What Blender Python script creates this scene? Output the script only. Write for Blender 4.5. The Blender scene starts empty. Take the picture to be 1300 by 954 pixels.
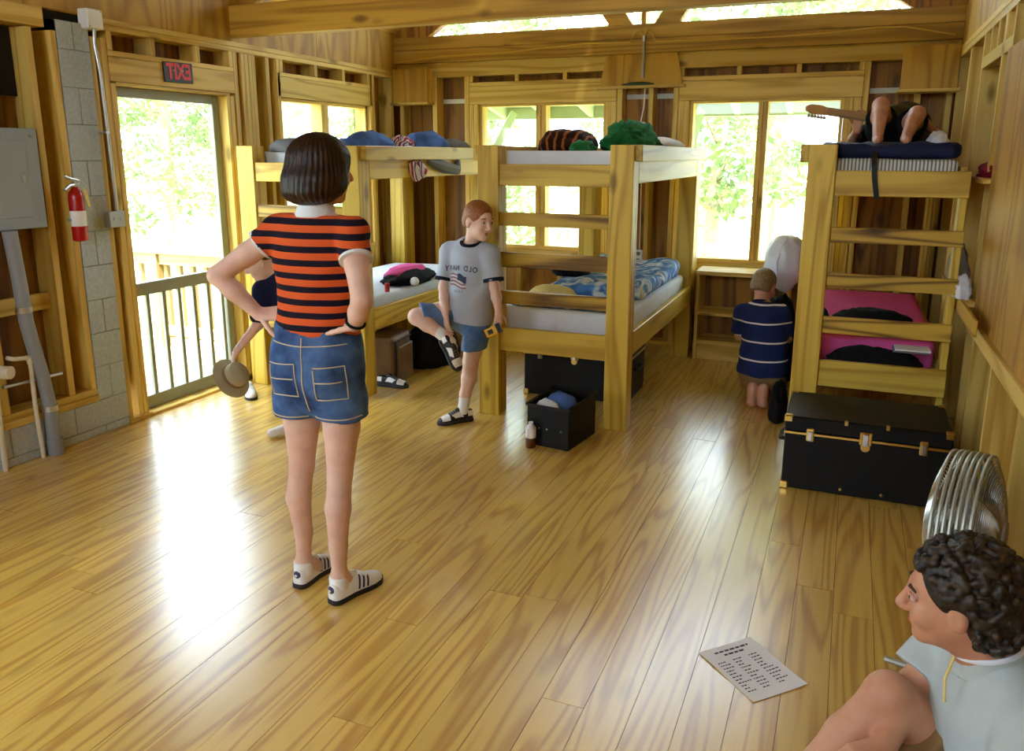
import bpy, bmesh, math, random
import numpy as np
from mathutils import Vector, Matrix
random.seed(7)
rng = np.random.default_rng(11)
PI = math.pi
SC = bpy.context.scene
COL = SC.collection

# ------------------------------------------------------------------ camera
CAM_P = Vector((0.0, 0.0, 1.65))
_R = ((0.924, 0.3825, 0.0017), (0.0868, -0.2053, -0.9748), (-0.3725, 0.9009, -0.2229))  # right, down, forward
_f = Vector(_R[2]).normalized()
_r = Vector(_R[0]); _r = (_r - _f * _r.dot(_f)).normalized()
_d = _f.cross(_r)
cam = bpy.data.cameras.new('camera')
cam.sensor_width = 36.0
cam.lens = 36.0 * 1032.5 / 1300.0
cam.shift_y = -(477.0 - 432.4) / 1300.0
cam.clip_start = 0.05
cam_o = bpy.data.objects.new('camera', cam)
COL.objects.link(cam_o)
m = Matrix.Identity(4)
for i in range(3):
    m[i][0] = _r[i]; m[i][1] = -_d[i]; m[i][2] = -_f[i]; m[i][3] = CAM_P[i]
cam_o.matrix_world = m
SC.camera = cam_o

# ------------------------------------------------------------------ sky, sun, exposure
world = bpy.data.worlds.new('world'); SC.world = world
world.use_nodes = True
bg = world.node_tree.nodes['Background']
bg.inputs[0].default_value = (0.69, 0.85, 1.0, 1)
bg.inputs[1].default_value = 1.0
sun = bpy.data.lights.new('sun', 'SUN'); sun.energy = 1.6; sun.angle = 0.03; sun.color = (1.0, 0.95, 0.86)
sun_o = bpy.data.objects.new('sun', sun); COL.objects.link(sun_o)
sun_o.rotation_euler = Vector((-0.25, 0.55, -1.0)).to_track_quat('-Z', 'Y').to_euler()
SC.view_settings.view_transform = 'Standard'
SC.view_settings.look = 'None'
SC.view_settings.exposure = 3.8
SC.view_settings.gamma = 1.0
SC.view_settings.use_curve_mapping = False
SC.cycles.use_denoising = True
SC.cycles.max_bounces = 10
SC.cycles.diffuse_bounces = 6
SC.cycles.transparent_max_bounces = 16
SC.cycles.caustics_reflective = False
SC.cycles.caustics_refractive = False

# ------------------------------------------------------------------ helpers
def lin(c):
    return tuple((v / 12.92 if v <= 0.04045 else ((v + 0.055) / 1.055) ** 2.4) for v in c)
def rgb(r, g, b):
    return lin((r / 255, g / 255, b / 255)) + (1.0,)

class NT:
    def __init__(s, name):
        s.m = bpy.data.materials.new(name); s.m.use_nodes = True
        s.t = s.m.node_tree; s.b = s.t.nodes['Principled BSDF']
    def n(s, typ, **kw):
        nd = s.t.nodes.new(typ)
        for k, v in kw.items():
            if k == 'op': nd.operation = v
            elif hasattr(nd, k): setattr(nd, k, v)
            else: nd.inputs[k].default_value = v
        return nd
    def l(s, a, b): s.t.links.new(a, b)
    def math(s, op, a, b=None):
        nd = s.n('ShaderNodeMath', op=op)
        for i, v in enumerate((a, b)):
            if v is None: continue
            if isinstance(v, (int, float)): nd.inputs[i].default_value = v
            else: s.l(v, nd.inputs[i])
        return nd.outputs[0]
    def mix(s, fac, a, b):
        nd = s.n('ShaderNodeMix', data_type='RGBA')
        for i, v in ((0, fac), (6, a), (7, b)):
            if isinstance(v, (int, float)): nd.inputs[i].default_value = v
            elif isinstance(v, tuple): nd.inputs[i].default_value = v
            else: s.l(v, nd.inputs[i])
        return nd.outputs[2]
    def ramp(s, fac, stops):
        nd = s.n('ShaderNodeValToRGB'); e = nd.color_ramp.elements
        while len(e) < len(stops): e.new(0.5)
        for el, (p, c) in zip(e, stops): el.position = p; el.color = c
        s.l(fac, nd.inputs[0]); return nd.outputs[0]
    def coords(s, scale, rand=True, which='Object'):
        tc = s.n('ShaderNodeTexCoord'); v = tc.outputs[which]
        if rand:
            oi = s.n('ShaderNodeObjectInfo')
            cx = s.n('ShaderNodeCombineXYZ')
            s.l(s.math('MULTIPLY', oi.outputs['Random'], 37.0), cx.inputs[0])
            s.l(s.math('MULTIPLY', oi.outputs['Random'], 91.0), cx.inputs[1])
            s.l(s.math('MULTIPLY', oi.outputs['Random'], 53.0), cx.inputs[2])
            ad = s.n('ShaderNodeVectorMath', op='ADD'); s.l(v, ad.inputs[0]); s.l(cx.outputs[0], ad.inputs[1])
            v = ad.outputs[0]
        mp = s.n('ShaderNodeMapping'); mp.inputs['Scale'].default_value = scale
        s.l(v, mp.inputs['Vector']); return mp.outputs[0]
    def noise(s, vec, scale=1.0, detail=2.0, rough=0.5, dist=0.0):
        nd = s.n('ShaderNodeTexNoise'); nd.inputs['Scale'].default_value = scale
        nd.inputs['Detail'].default_value = detail; nd.inputs['Roughness'].default_value = rough
        nd.inputs['Distortion'].default_value = dist
        s.l(vec, nd.inputs['Vector']); return nd.outputs['Fac']
    def bump(s, h, strength=0.2, dist=0.01):
        nd = s.n('ShaderNodeBump'); nd.inputs['Strength'].default_value = strength; nd.inputs['Distance'].default_value = dist
        s.l(h, nd.inputs['Height']); s.l(nd.outputs[0], s.b.inputs['Normal'])

def plain(name, col, rough=0.6, metal=0.0, noise=0.0, nscale=20.0, bump=0.0, spec=0.5):
    k = NT(name)
    k.b.inputs['Roughness'].default_value = rough; k.b.inputs['Metallic'].default_value = metal
    k.b.inputs['Specular IOR Level'].default_value = spec
    if noise or bump:
        v = k.coords((1, 1, 1)); f = k.noise(v, nscale, 4)
        lo = tuple(c * (1 - noise) for c in col[:3]) + (1,); hi = tuple(min(1, c * (1 + noise)) for c in col[:3]) + (1,)
        k.l(k.ramp(f, [(0.3, lo), (0.7, hi)]), k.b.inputs['Base Color'])
        if bump: k.bump(f, bump, 0.01)
    else:
        k.b.inputs['Base Color'].default_value = col
    return k.m

def wood(name, light, dark, axis, across=7.0, along=0.45, rings=5.0, rough=0.55, var=0.25, knots=0.75, coat=0.0, mixd=0.75, spec=0.35):
    k = NT(name)
    sc = [across] * 3; sc['xyz'.index(axis)] = along
    v = k.coords(tuple(sc))
    n1 = k.noise(v, 1.0, 1.0, 0.5, 0.25)
    s = k.math('SINE', k.math('MULTIPLY', n1, rings * 6.28))
    s = k.math('POWER', k.math('ADD', k.math('MULTIPLY', s, 0.5), 0.5), 2.2)
    sf = [across * 11] * 3; sf['xyz'.index(axis)] = along * 3
    fine = k.noise(k.coords(tuple(sf)), 1.0, 2.0)
    f = k.math('ADD', k.math('MULTIPLY', s, mixd), k.math('MULTIPLY', k.math('SUBTRACT', fine, 0.5), 0.7))
    cl = k.n('ShaderNodeClamp'); k.l(f, cl.inputs[0])
    c = k.mix(cl.outputs[0], light, dark)
    if knots:
        sk = [5.5] * 3; sk['xyz'.index(axis)] = 2.2
        vo = k.n('ShaderNodeTexVoronoi'); vo.inputs['Scale'].default_value = 1.0
        k.l(k.coords(tuple(sk)), vo.inputs['Vector'])
        kn = k.ramp(vo.outputs['Distance'], [(0.07, (1, 1, 1, 1)), (0.18, (0, 0, 0, 1))])
        kd = tuple(x * 0.35 for x in dark[:3]) + (1,)
        c = k.mix(k.math('MULTIPLY', kn, knots), c, kd)
    oi = k.n('ShaderNodeObjectInfo')
    hs = k.n('ShaderNodeHueSaturation')
    k.l(k.math('ADD', k.math('MULTIPLY', oi.outputs['Random'], var), 1.0 - var * 0.6), hs.inputs['Value'])
    k.l(c, hs.inputs['Color']); k.l(hs.outputs[0], k.b.inputs['Base Color'])
    k.b.inputs['Roughness'].default_value = rough
    k.b.inputs['Specular IOR Level'].default_value = spec
    if coat:
        k.b.inputs['Coat Weight'].default_value = coat; k.b.inputs['Coat Roughness'].default_value = 0.26; k.b.inputs['Coat IOR'].default_value = 1.75
    return k.m

MAT = {}
for a in 'xyz':
    MAT['pine' + a] = wood('pine_' + a, rgb(222, 190, 100), rgb(182, 142, 48), a)
    MAT['bunk' + a] = wood('bunk_pine_' + a, rgb(212, 180, 72), rgb(166, 128, 34), a, rough=0.45)
    MAT['beam' + a] = wood('beam_' + a, rgb(196, 154, 58), rgb(146, 104, 28), a)
MAT['rungx'] = wood('rung_pine', rgb(196, 160, 60), rgb(108, 76, 22), 'x', rings=7, rough=0.5, mixd=0.95, var=0.35, knots=0.9)
MAT['plyr'] = wood('dark_plywood', rgb(180, 136, 50), rgb(140, 98, 28), 'z', across=3.0, along=0.5, rings=7, var=0.15, knots=0.2)  # same grain as the plain plywood, in a darker brown
MAT['sheath'] = wood('sheathing_board', rgb(162, 112, 38), rgb(92, 54, 14), 'z', across=5, along=0.35, rings=6, var=0.5, knots=0.6)
MAT['ply'] = wood('plywood', rgb(198, 156, 58), rgb(154, 110, 30), 'z', across=3.0, along=0.5, rings=7, var=0.15, knots=0.2)
MAT['floor'] = wood('floor_pine', rgb(222, 184, 86), rgb(180, 128, 38), 'y', across=8.0, along=0.6, rings=8, rough=0.30, var=0.14, knots=0.25, coat=1.0, mixd=0.75, spec=0.5)
MAT['floordark'] = plain('floor_gap', rgb(70, 45, 15), 0.8)

def link(o, parent=None):
    COL.objects.link(o)
    if parent is not None: o.parent = parent
    return o
def tag(o, label=None, cat=None, group=None, kind=None):
    if label: o['label'] = label
    if cat: o['category'] = cat
    if group: o['group'] = group
    if kind: o['kind'] = kind
    return o
def empty(name, loc=(0, 0, 0), rz=0.0, parent=None):
    o = bpy.data.objects.new(name, None); o.empty_display_size = 0.1
    o.location = loc; o.rotation_euler = (0, 0, rz)
    return link(o, parent)

class B:
    """collects shapes, then links them as one mesh"""
    def __init__(s): s.v = []; s.f = []; s.sm = []
    def add(s, vs, fs, smooth=False):
        o = len(s.v); s.v += [tuple(p) for p in vs]
        s.f += [tuple(i + o for i in f) for f in fs]; s.sm += [smooth] * len(fs); return s
    def box(s, x0, x1, y0, y1, z0, z1, M=None):
        vs = [Vector((x, y, z)) for z in (z0, z1) for y in (y0, y1) for x in (x0, x1)]
        if M is not None: vs = [M @ p for p in vs]
        return s.add(vs, [(0, 2, 3, 1), (4, 5, 7, 6), (0, 1, 5, 4), (2, 6, 7, 3), (0, 4, 6, 2), (1, 3, 7, 5)])
    def prism(s, pts, a0, a1, axis='y'):
        n = len(pts)
        def P(u, v, w): return {'y': (u, w, v), 'x': (w, u, v), 'z': (u, v, w)}[axis]
        vs = [P(u, v, a0) for u, v in pts] + [P(u, v, a1) for u, v in pts]
        fs = [tuple(range(n)), tuple(range(2 * n - 1, n - 1, -1))] + [(i, i + n, (i + 1) % n + n, (i + 1) % n) for i in range(n)]
        return s.add(vs, fs)
    def tube(s, pts, r, n=10, cap=True, flat=1.0, up=None):
        pts = [Vector(p) for p in pts]; rs = r if isinstance(r, (list, tuple)) else [r] * len(pts)
        rings = []; ref = None
        for i, p in enumerate(pts):
            t = (pts[min(i + 1, len(pts) - 1)] - pts[max(i - 1, 0)]).normalized()
            if up is not None: u = Vector(up)
            elif ref is None: u = Vector((0, 0, 1)) if abs(t.z) < 0.9 else Vector((1, 0, 0))
            else: u = ref
            a = (u - t * u.dot(t)).normalized(); b = t.cross(a); ref = a
            rings.append([p + (a * math.cos(k / n * 2 * PI) * flat + b * math.sin(k / n * 2 * PI)) * rs[i] for k in range(n)])
        vs = [q for R in rings for q in R]; fs = []
        for i in range(len(pts) - 1):
            for k in range(n):
                fs.append((i * n + k, i * n + (k + 1) % n, (i + 1) * n + (k + 1) % n, (i + 1) * n + k))
        if cap: fs += [tuple(range(n - 1, -1, -1)), tuple((len(pts) - 1) * n + k for k in range(n))]
        return s.add(vs, fs, True)
    def cyl(s, p0, p1, r, n=16): return s.tube([p0, p1], r, n)
    def lathe(s, c, prof, n=24, axis='z', M=None):
        vs = []; fs = []
        for (r, h) in prof:
            for k in range(n):
                a = k / n * 2 * PI; q = (r * math.cos(a), r * math.sin(a), h)
                if axis == 'x': q = (q[2], q[0], q[1])
                elif axis == 'y': q = (q[1], q[2], q[0])
                q = Vector(q)
                if M is not None: q = M @ q
                vs.append(q + Vector(c))
        for i in range(len(prof) - 1):
            for k in range(n): fs.append((i * n + k, i * n + (k + 1) % n, (i + 1) * n + (k + 1) % n, (i + 1) * n + k))
        fs += [tuple(range(n - 1, -1, -1)), tuple((len(prof) - 1) * n + k for k in range(n))]
        return s.add(vs, fs, True)
    def sphere(s, c, r, n=16, m=10, sc=(1, 1, 1), M=None):
        prof = [(math.sin(PI * i / m), -math.cos(PI * i / m)) for i in range(m + 1)]
        prof[0] = (1e-4, -1); prof[-1] = (1e-4, 1)
        S = Matrix.Diagonal((r * sc[0], r * sc[1], r * sc[2]))
        if M is not None: S = M @ S
        return s.lathe(c, prof, n, 'z', S)
    def done(s, name, mat, parent=None, bevel=0.0, seg=1, kind=None, fix=True):
        me = bpy.data.meshes.new(name); me.from_pydata([tuple(p) for p in s.v], [], s.f)
        me.polygons.foreach_set('use_smooth', s.sm)
        if bevel or fix:
            bm = bmesh.new(); bm.from_mesh(me)
            if fix: bmesh.ops.recalc_face_normals(bm, faces=bm.faces)
            if bevel:
                es = [e for e in bm.edges if len(e.link_faces) == 2 and e.calc_face_angle(0) > 0.5]
                bmesh.ops.bevel(bm, geom=es, offset=bevel, segments=seg, profile=0.6, affect='EDGES', clamp_overlap=True)
            bm.to_mesh(me); bm.free()
        if any(s.sm):
            try: me.set_sharp_from_angle(angle=0.7)
            except Exception: pass
        me.materials.append(MAT[mat] if isinstance(mat, str) else mat)
        o = bpy.data.objects.new(name, me); link(o, parent)
        if kind: o['kind'] = kind
        return o
def box(name, b, mat, parent=None, bevel=0.0, M=None):
    return B().box(*b, M=M).done(name, mat, parent, bevel)
def copy_tree(o, parent=None):
    c = o.copy(); COL.objects.link(c); c.parent = parent
    for ch in list(o.children): copy_tree(ch, c)
    return c
def struct(name): return tag(empty(name), kind='structure')

# ================================================================== SETTING
XL, XR, YB, YF = -4.07, 0.62, 7.0, -3.2        # inner stud faces; the room goes on behind the camera
SD = 0.14                                       # stud depth
ZP = 2.41                                       # top of wall plate
XC = (XL + XR) / 2                              # ridge line
# ---- floor
fl = struct('floor')
tag(fl, 'glossy honey-coloured pine plank floor', kind='structure')
box('subfloor', (XL - SD, XR + SD, YF - 0.1, YB + SD, -0.12, -0.022), 'floordark', fl)
nrow = 36; bw = (XR + 0.13 - (XL - 0.13)) / nrow
for i in range(nrow):
    x0 = XL - 0.13 + i * bw; y = YF + random.uniform(-2.0, 0.0)
    while y < YB + 0.12:
        L = random.uniform(1.6, 3.8); y1 = min(y + L, YB + 0.13)
        if YB + 0.13 - y1 < 0.5: y1 = YB + 0.13
        if y1 > YF:
            dz = random.uniform(-0.0006, 0.0006)
            box('plank', (x0 + 0.0008, x0 + bw - 0.0008, max(y, YF) + 0.0008, y1 - 0.0008, -0.022, dz), 'floor', fl)
        y = y1

# ---- left wall
wl = struct('wall_left'); tag(wl, 'open-framed left wall of pine studs over plywood sheathing')
def Lx(y0, y1, z0, z1, name='stud', mat='pinez', x0=XL - SD, x1=XL, bev=0.002):
    return box(name, (x0, x1, y0, y1, z0, z1), mat, wl, bev)
MAT['block'] = plain('concrete_block', rgb(178, 188, 188), 0.9, noise=0.12, nscale=60, bump=0.3)
MAT['mortar'] = plain('mortar', rgb(140, 140, 130), 0.95)
MAT['black'] = plain('black_gap', rgb(18, 15, 10), 0.9)
xs0, xs1 = XL - SD - 0.02, XL - SD
def Lsheath(y0, y1, z0, z1, w=0.3):
    n = max(1, round((y1 - y0) / w)); d = (y1 - y0) / n
    box('light_block_sheet', (xs0 - 0.006, xs0 - 0.001, y0, y1, z0, z1), 'black', wl)  # dark backing added to stop daylight slits between the boards
    for i in range(n):
        box('sheathing_board', (xs0, xs1, y0 + i * d + 0.001, y0 + (i + 1) * d - 0.001, z0, z1), 'sheath', wl)
# door opening 3.735..4.66, z..2.045 ; window opening 5.27..6.50, z 0.85..2.07 ; added light openings behind the camera
DY0, DY1, DZ = 3.735, 4.66, 2.045
WY0, WY1, WZ0, WZ1 = 5.27, 6.50, 0.85, 2.07
Lsheath(2.3, DY0, 0.22, 2.46); Lsheath(DY1, WY0, 0, 2.46); Lsheath(WY1, YB + SD, 0, 2.46)
Lsheath(WY0, WY1, 0, WZ0 - 0.03); Lsheath(WY0, WY1, WZ1 + 0.03, 2.46); Lsheath(DY0, DY1, DZ + 0.03, 2.46)
# concrete block knee wall and column
box('mortar_core', (XL - SD, XL - 0.004, 1.0, 3.573, 0, 0.208), 'mortar', wl)
for k, (z0, z1) in enumerate(((0.0, 0.045), (0.05, 0.207))):
    y = 1.0 - 0.2 * k
    while y < 3.57:
        y1 = min(y + 0.397, 3.575)
        if y1 - max(y, 1.0) > 0.02: box('block', (XL - SD, XL + 0.002, max(y, 1.0), y1, z0, z1), 'block', wl, 0.003)
        y += 0.4
box('mortar_core', (XL - SD, XL - 0.004, 3.37, 3.573, 0.208, 2.36), 'mortar', wl)
z = 0.212; k = 0
while z < 2.34:
    z1 = min(z + 0.197, 2.36)
    if k % 2: box('block', (XL - SD, XL + 0.002, 3.37, 3.575, z, z1), 'block', wl, 0.003)
    else:
        box('block', (XL - SD, XL + 0.002, 3.37, 3.470, z, z1), 'block', wl, 0.003); box('block', (XL - SD, XL + 0.002, 3.474, 3.575, z, z1), 'block', wl, 0.003)
    z += 0.2; k += 1
box('sill_plate', (XL - SD, XL + 0.01, 1.0, 3.368, 0.21, 0.248), 'piney', wl, 0.002)
box('sill_plate', (XL - SD, XL, 1.0, 3.368, 0.249, 0.287), 'piney', wl, 0.002)
Lx(3.325, 3.365, 0.288, 2.30); Lx(3.18, 3.22, 0.288, 2.30); Lx(2.78, 2.82, 0.288, 2.30); Lx(2.36, 2.40, 0.288, 2.30)
Lx(3.578, 3.612, 0.03, 2.30, x0=XL - SD, x1=XL - 0.005)
Lx(3.655, 3.692, 0.03, 2.30); Lx(3.695, 3.733, 0.03, DZ + 0.01)
box('sill_plate', (XL - SD, XL + 0.012, 3.575, 3.75, 0, 0.029), 'piney', wl, 0.002)
# plate, door header, cripples
box('top_plate', (XL - SD, XL, 2.36, 3.30, 2.31, 2.41), 'piney', wl, 0.002)
box('vent_panel', (XL - 0.12, XL - 0.11, 2.70, 3.178, 1.95, 2.30), 'black', wl)
box('gap_block', (XL - SD, XL - 0.04, 3.30, 3.60, 2.361, 2.41), 'black', wl)
box('top_plate', (XL - SD, XL, 3.62, YB, 2.345, 2.376), 'piney', wl, 0.002)
box('top_plate', (XL - SD, XL, 3.62, YB, 2.378, 2.41), 'piney', wl, 0.002)
box('header', (XL - SD, XL, 3.695, 4.755, 2.065, 2.205), 'piney', wl, 0.002)
box('header_cap', (XL - SD, XL, 3.695, 4.755, 2.207, 2.238), 'piney', wl, 0.002)
box('head_jamb', (XL - SD, XL, 3.735, 4.70, 2.046, 2.063), 'piney', wl, 0.002)
for y in (3.697, 4.02, 4.40, 4.715): Lx(y, y + 0.038, 2.24, 2.344, 'cripple')
Lx(4.665, 4.70, 0.0, 2.045); Lx(4.702, 4.738, 0.0, 2.045)
# built-up post under the tie beam
for y in (4.757, 4.835, 4.873, 4.911, 4.949): Lx(y, y + 0.036, 0.0, 2.344)
box('post_cover', (XL - SD, XL - 0.03, 4.794, 4.833, 0.0, 2.344), 'sheath', wl)
Lx(5.11, 5.15, 0.0, 2.344, x1=XL - 0.01); Lx(5.225, 5.262, 0.0, 2.344)
# window header, sill, cripples
box('header', (XL - SD, XL, 5.23, 6.515, 2.075, 2.222), 'piney', wl, 0.002)
box('header_cap', (XL - SD, XL, 5.23, 6.515, 2.224, 2.252), 'piney', wl, 0.002)
for y in (5.264, 5.70, 6.09, 6.48): Lx(y, y + 0.036, 2.254, 2.344, 'cripple')
Lx(6.51, 6.548, 0.0, 2.074); Lx(6.55, 6.59, 0, 2.344); Lx(6.88, 6.92, 0, 2.344)
box('sill', (XL - SD, XL + 0.01, WY0 - 0.03, WY1 + 0.03, WZ0 - 0.04, WZ0), 'piney', wl, 0.002)
for y in (5.26, 5.65, 6.05, 6.46): Lx(y, y + 0.038, 0.04, WZ0 - 0.041, 'cripple')
box('bottom_plate', (XL - SD, XL, 4.665, YB, 0.0, 0.038), 'piney', wl, 0.002)
# upper plywood above the plate (up to the roof)
for i in range(8):
    y0 = -3.2 + i * 1.28
    box('plywood_panel', (XL - 0.03, XL - 0.012, y0 + 0.002, y0 + 1.278, 2.412, 2.75), 'ply', wl)
# blocking with white tape in the narrow bay
MAT['white'] = plain('white_plastic', rgb(232, 232, 226), 0.5)
MAT['tape'] = plain('pale_tape', rgb(205, 205, 190), 0.5)
box('tape_strip', (XL - SD, XL - SD + 0.012, 4.99, 5.108, 2.13, 2.165), 'tape', wl)
# wall behind the camera on the left: solid up to the added windows
Lsheath(YF, 2.3, 0.0, 0.75); Lsheath(YF, 2.3, 2.1, 2.46); Lsheath(1.55, 2.3, 0.75, 2.1); Lsheath(YF, -0.96, 0.75, 2.1)
box('top_plate', (XL - SD, XL, YF, 2.36, 2.31, 2.41), 'piney', wl)
for y in (-2.2, -1.0, 0.25, 1.51): Lx(y, y + 0.04, 0, 2.31)

# ---- windows
def glass_mat():
    k = NT('window_glass'); t = k.t
    tr = k.n('ShaderNodeBsdfTransparent'); gl = k.n('ShaderNodeBsdfGlossy'); gl.inputs['Roughness'].default_value = 0.02
    fr = k.n('ShaderNodeLayerWeight'); fr.inputs[0].default_value = 0.5
    fac = k.math('ADD', k.math('MULTIPLY', k.math('POWER', fr.outputs['Facing'], 5.0), 0.6), 0.03)
    mx = k.n('ShaderNodeMixShader'); k.l(fac, mx.inputs[0]); k.l(tr.outputs[0], mx.inputs[1]); k.l(gl.outputs[0], mx.inputs[2])
    k.l(mx.outputs[0], t.nodes['Material Output'].inputs[0]); return k.m
MAT['glass'] = glass_mat()
w1 = struct('window_1'); tag(w1, 'two-light pine window beside the door on the left wall')
def side_window(w, X, y0, y1, z0, z1, mul, sgn=-1):
    xo0, xo1 = sorted((X + sgn * SD, X + sgn * 0.03))
    box('jamb', (xo0, xo1, y0, y0 + 0.03, z0, z1), 'pinez', w, 0.002); box('jamb', (xo0, xo1, y1 - 0.03, y1, z0, z1), 'pinez', w, 0.002)
    box('head', (xo0, xo1, y0, y1, z1 - 0.025, z1), 'piney', w, 0.002); box('stool', (xo0, xo1, y0, y1, z0, z0 + 0.03), 'piney', w, 0.002)
    box('mullion', (xo0, xo1, mul - 0.05, mul + 0.05, z0 + 0.03, z1 - 0.025), 'pinez', w, 0.002)
    xg = X + sgn * 0.10
    for a, b in ((y0 + 0.03, mul - 0.05), (mul + 0.05, y1 - 0.03)):
        box('pane', (xg - 0.003, xg + 0.003, a, b, z0 + 0.03, z1 - 0.025), 'glass', w)
side_window(w1, XL, WY0, WY1, WZ0, WZ1, 5.86)
wn = struct('added_window_5'); side_window(wn, XL, -0.95, 0.25, 0.75, 2.1, -0.35)  # unseen window added to let more daylight into the room
wn = struct('added_window_6'); side_window(wn, XL, 0.29, 1.51, 0.75, 2.1, 0.9)  # second unseen window, also added for daylight

# ---- door: grey-green screen door with a bar guard across its lower half
MAT['doorgrey'] = plain('grey_green_paint', rgb(146, 150, 134), 0.55, noise=0.05)
d1 = struct('door_1'); tag(d1, 'grey-green framed storm door with a vertical bar guard below')
xd0, xd1 = XL - 0.115, XL - 0.075
box('stile', (xd0, xd1, DY0, DY0 + 0.055, 0.03, DZ), 'doorgrey', d1, 0.003)
box('stile', (xd0, xd1, DY1 - 0.06, DY1, 0.03, DZ), 'doorgrey', d1, 0.003)
box('top_rail', (xd0, xd1, DY0 + 0.055, DY1 - 0.06, DZ - 0.06, DZ), 'doorgrey', d1, 0.003)
box('bottom_rail', (xd0, xd1, DY0 + 0.055, DY1 - 0.06, 0.02, 0.105), 'doorgrey', d1, 0.003)
box('guard_rail', (xd0, xd1, DY0 + 0.055, DY1 - 0.06, 0.765, 0.845), 'doorgrey', d1, 0.003)
for i in range(6):
    y = DY0 + 0.055 + (i + 0.75) * 0.135
    box('guard_bar', (xd0 + 0.008, xd1 - 0.008, y - 0.014, y + 0.014, 0.105, 0.765), 'doorgrey', d1, 0.002)
box('pane', (xd0 + 0.004, xd0 + 0.008, DY0 + 0.055, DY1 - 0.06, 0.845, DZ - 0.06), 'glass', d1)
box('threshold', (XL - SD, XL + 0.012, DY0 - 0.0, DY1 + 0.0, 0.0, 0.018), 'piney', d1, 0.003)

# ---- back wall
wb = struct('wall_back'); tag(wb, 'open-framed back wall of pine studs with brown sheathing boards')
ys0, ys1 = YB + SD, YB + SD + 0.02
def Bx(x0, x1, z0, z1, name='stud', mat='pinez', y0=YB, y1=YB + SD, bev=0.002):
    return box(name, (x0, x1, y0, y1, z0, z1), mat, wb, bev)
def Bsheath(x0, x1, z0, z1, w=0.29):
    n = max(1, round((x1 - x0) / w)); d = (x1 - x0) / n
    box('light_block_sheet', (x0, x1, ys1 + 0.001, ys1 + 0.006, z0, z1), 'black', wb)  # added dark sheet, blocks light leaking through the board joints
    for i in range(n): box('sheathing_board', (x0 + i * d + 0.001, x0 + (i + 1) * d - 0.001, ys0, ys1, z0, z1), 'sheath', wb)
A0, A1, AZ0, AZ1 = -3.23, -2.03, 0.80, 2.095
C0, C1, CZ0, CZ1 = -1.31, -0.13, 0.76, 2.085
Bsheath(XL - SD, A0, 0, 2.48); Bsheath(A1, C0, 0, 2.48); Bsheath(C1, XR + SD, 0, 2.48)
Bsheath(A0, A1, 0, AZ0 - 0.03); Bsheath(C0, C1, 0, CZ0 - 0.03); Bsheath(A0, A1, AZ1 + 0.02, 2.48); Bsheath(C0, C1, CZ1 + 0.02, 2.48)
box('bottom_plate', (XL, XR, YB, YB + SD, 0.0, 0.038), 'pinex', wb, 0.002)
box('top_plate', (XL, XR, YB, YB + SD, 2.345, 2.47), 'pinex', wb, 0.002)
for (a, b) in ((-4.05, -4.01), (-3.70, -3.655), (-3.37, -3.325), (-1.93, -1.885), (-1.66, -1.62), (-1.45, -1.41), (0.0, 0.04), (0.36, 0.40), (0.57, 0.61)):
    Bx(a, b, 0.039, 2.344)
for a, b, zt in ((-3.32, -3.235, 2.095), (-2.025, -1.935, 2.095), (-1.405, -1.315, 2.085), (-0.125, -0.005, 2.085)):
    h = (a + b) / 2
    Bx(a, h - 0.001, 0.039, zt - 0.001); Bx(h + 0.001, b, 0.039, zt - 0.001)
for a, b, z0 in ((-3.322, -1.935, 2.097), (-1.405, -0.003, 2.087)):
    box('header', (a, b, YB, YB + SD, z0, z0 + 0.155), 'pinex', wb, 0.002)
    box('header_cap', (a, b, YB, YB + SD, z0 + 0.157, z0 + 0.19), 'pinex', wb, 0.002)
    n = 4
    for i in range(n): Bx(a + i * (b - a - 0.038) / (n - 1), a + 0.038 + i * (b - a - 0.038) / (n - 1), z0 + 0.192, 2.344, 'cripple')
box('sill', (A0 - 0.03, A1 + 0.03, YB - 0.01, YB + SD, AZ0 - 0.045, AZ0), 'pinex', wb, 0.002)
box('sill', (C0 - 0.03, C1 + 0.03, YB - 0.01, YB + SD, CZ0 - 0.06, CZ0), 'pinex', wb, 0.002)
for x in (-2.85, -2.45, -0.95, -0.55): Bx(x, x + 0.04, 0.039, 0.70, 'cripple')
for a, b in ((-3.65, -3.375), (-1.88, -1.665), (-1.615, -1.455), (0.045, 0.355)):
    Bx(a, b, 2.115, 2.155, 'tape_strip', 'tape', YB + SD - 0.014, YB + SD - 0.001, 0)
def back_window(w, x0, x1, z0, z1, m0, m1):
    y0, y1 = YB + 0.03, YB + SD
    for a, b in ((x0, x0 + 0.025), (x1 - 0.025, x1)): box('jamb', (a, b, y0, y1, z0, z1), 'pinez', w, 0.002)
    box('head', (x0 + 0.025, x1 - 0.025, y0, y1, z1 - 0.02, z1), 'pinex', w, 0.002)
    box('stool', (x0 + 0.025, x1 - 0.025, y0, y1, z0, z0 + 0.03), 'pinex', w, 0.002)
    h = (m0 + m1) / 2
    box('mullion', (m0, h - 0.001, y0 - 0.01, y1, z0 + 0.03, z1 - 0.02), 'pinez', w, 0.002)
    box('mullion', (h + 0.001, m1, y0, y1, z0 + 0.03, z1 - 0.02), 'pinez', w, 0.002)
    for a, b in ((x0 + 0.025, m0), (m1, x1 - 0.025)): box('pane', (a, b, YB + 0.10, YB + 0.106, z0 + 0.03, z1 - 0.02), 'glass', w)
w2 = struct('window_2'); tag(w2, 'two-light window behind the middle bunk bed'); back_window(w2, A0, A1, AZ0, AZ1, -2.675, -2.585)
w3 = struct('window_3'); tag(w3, 'two-light window above the small bookcase'); back_window(w3, C0, C1, CZ0, CZ1, -0.765, -0.69)

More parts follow.
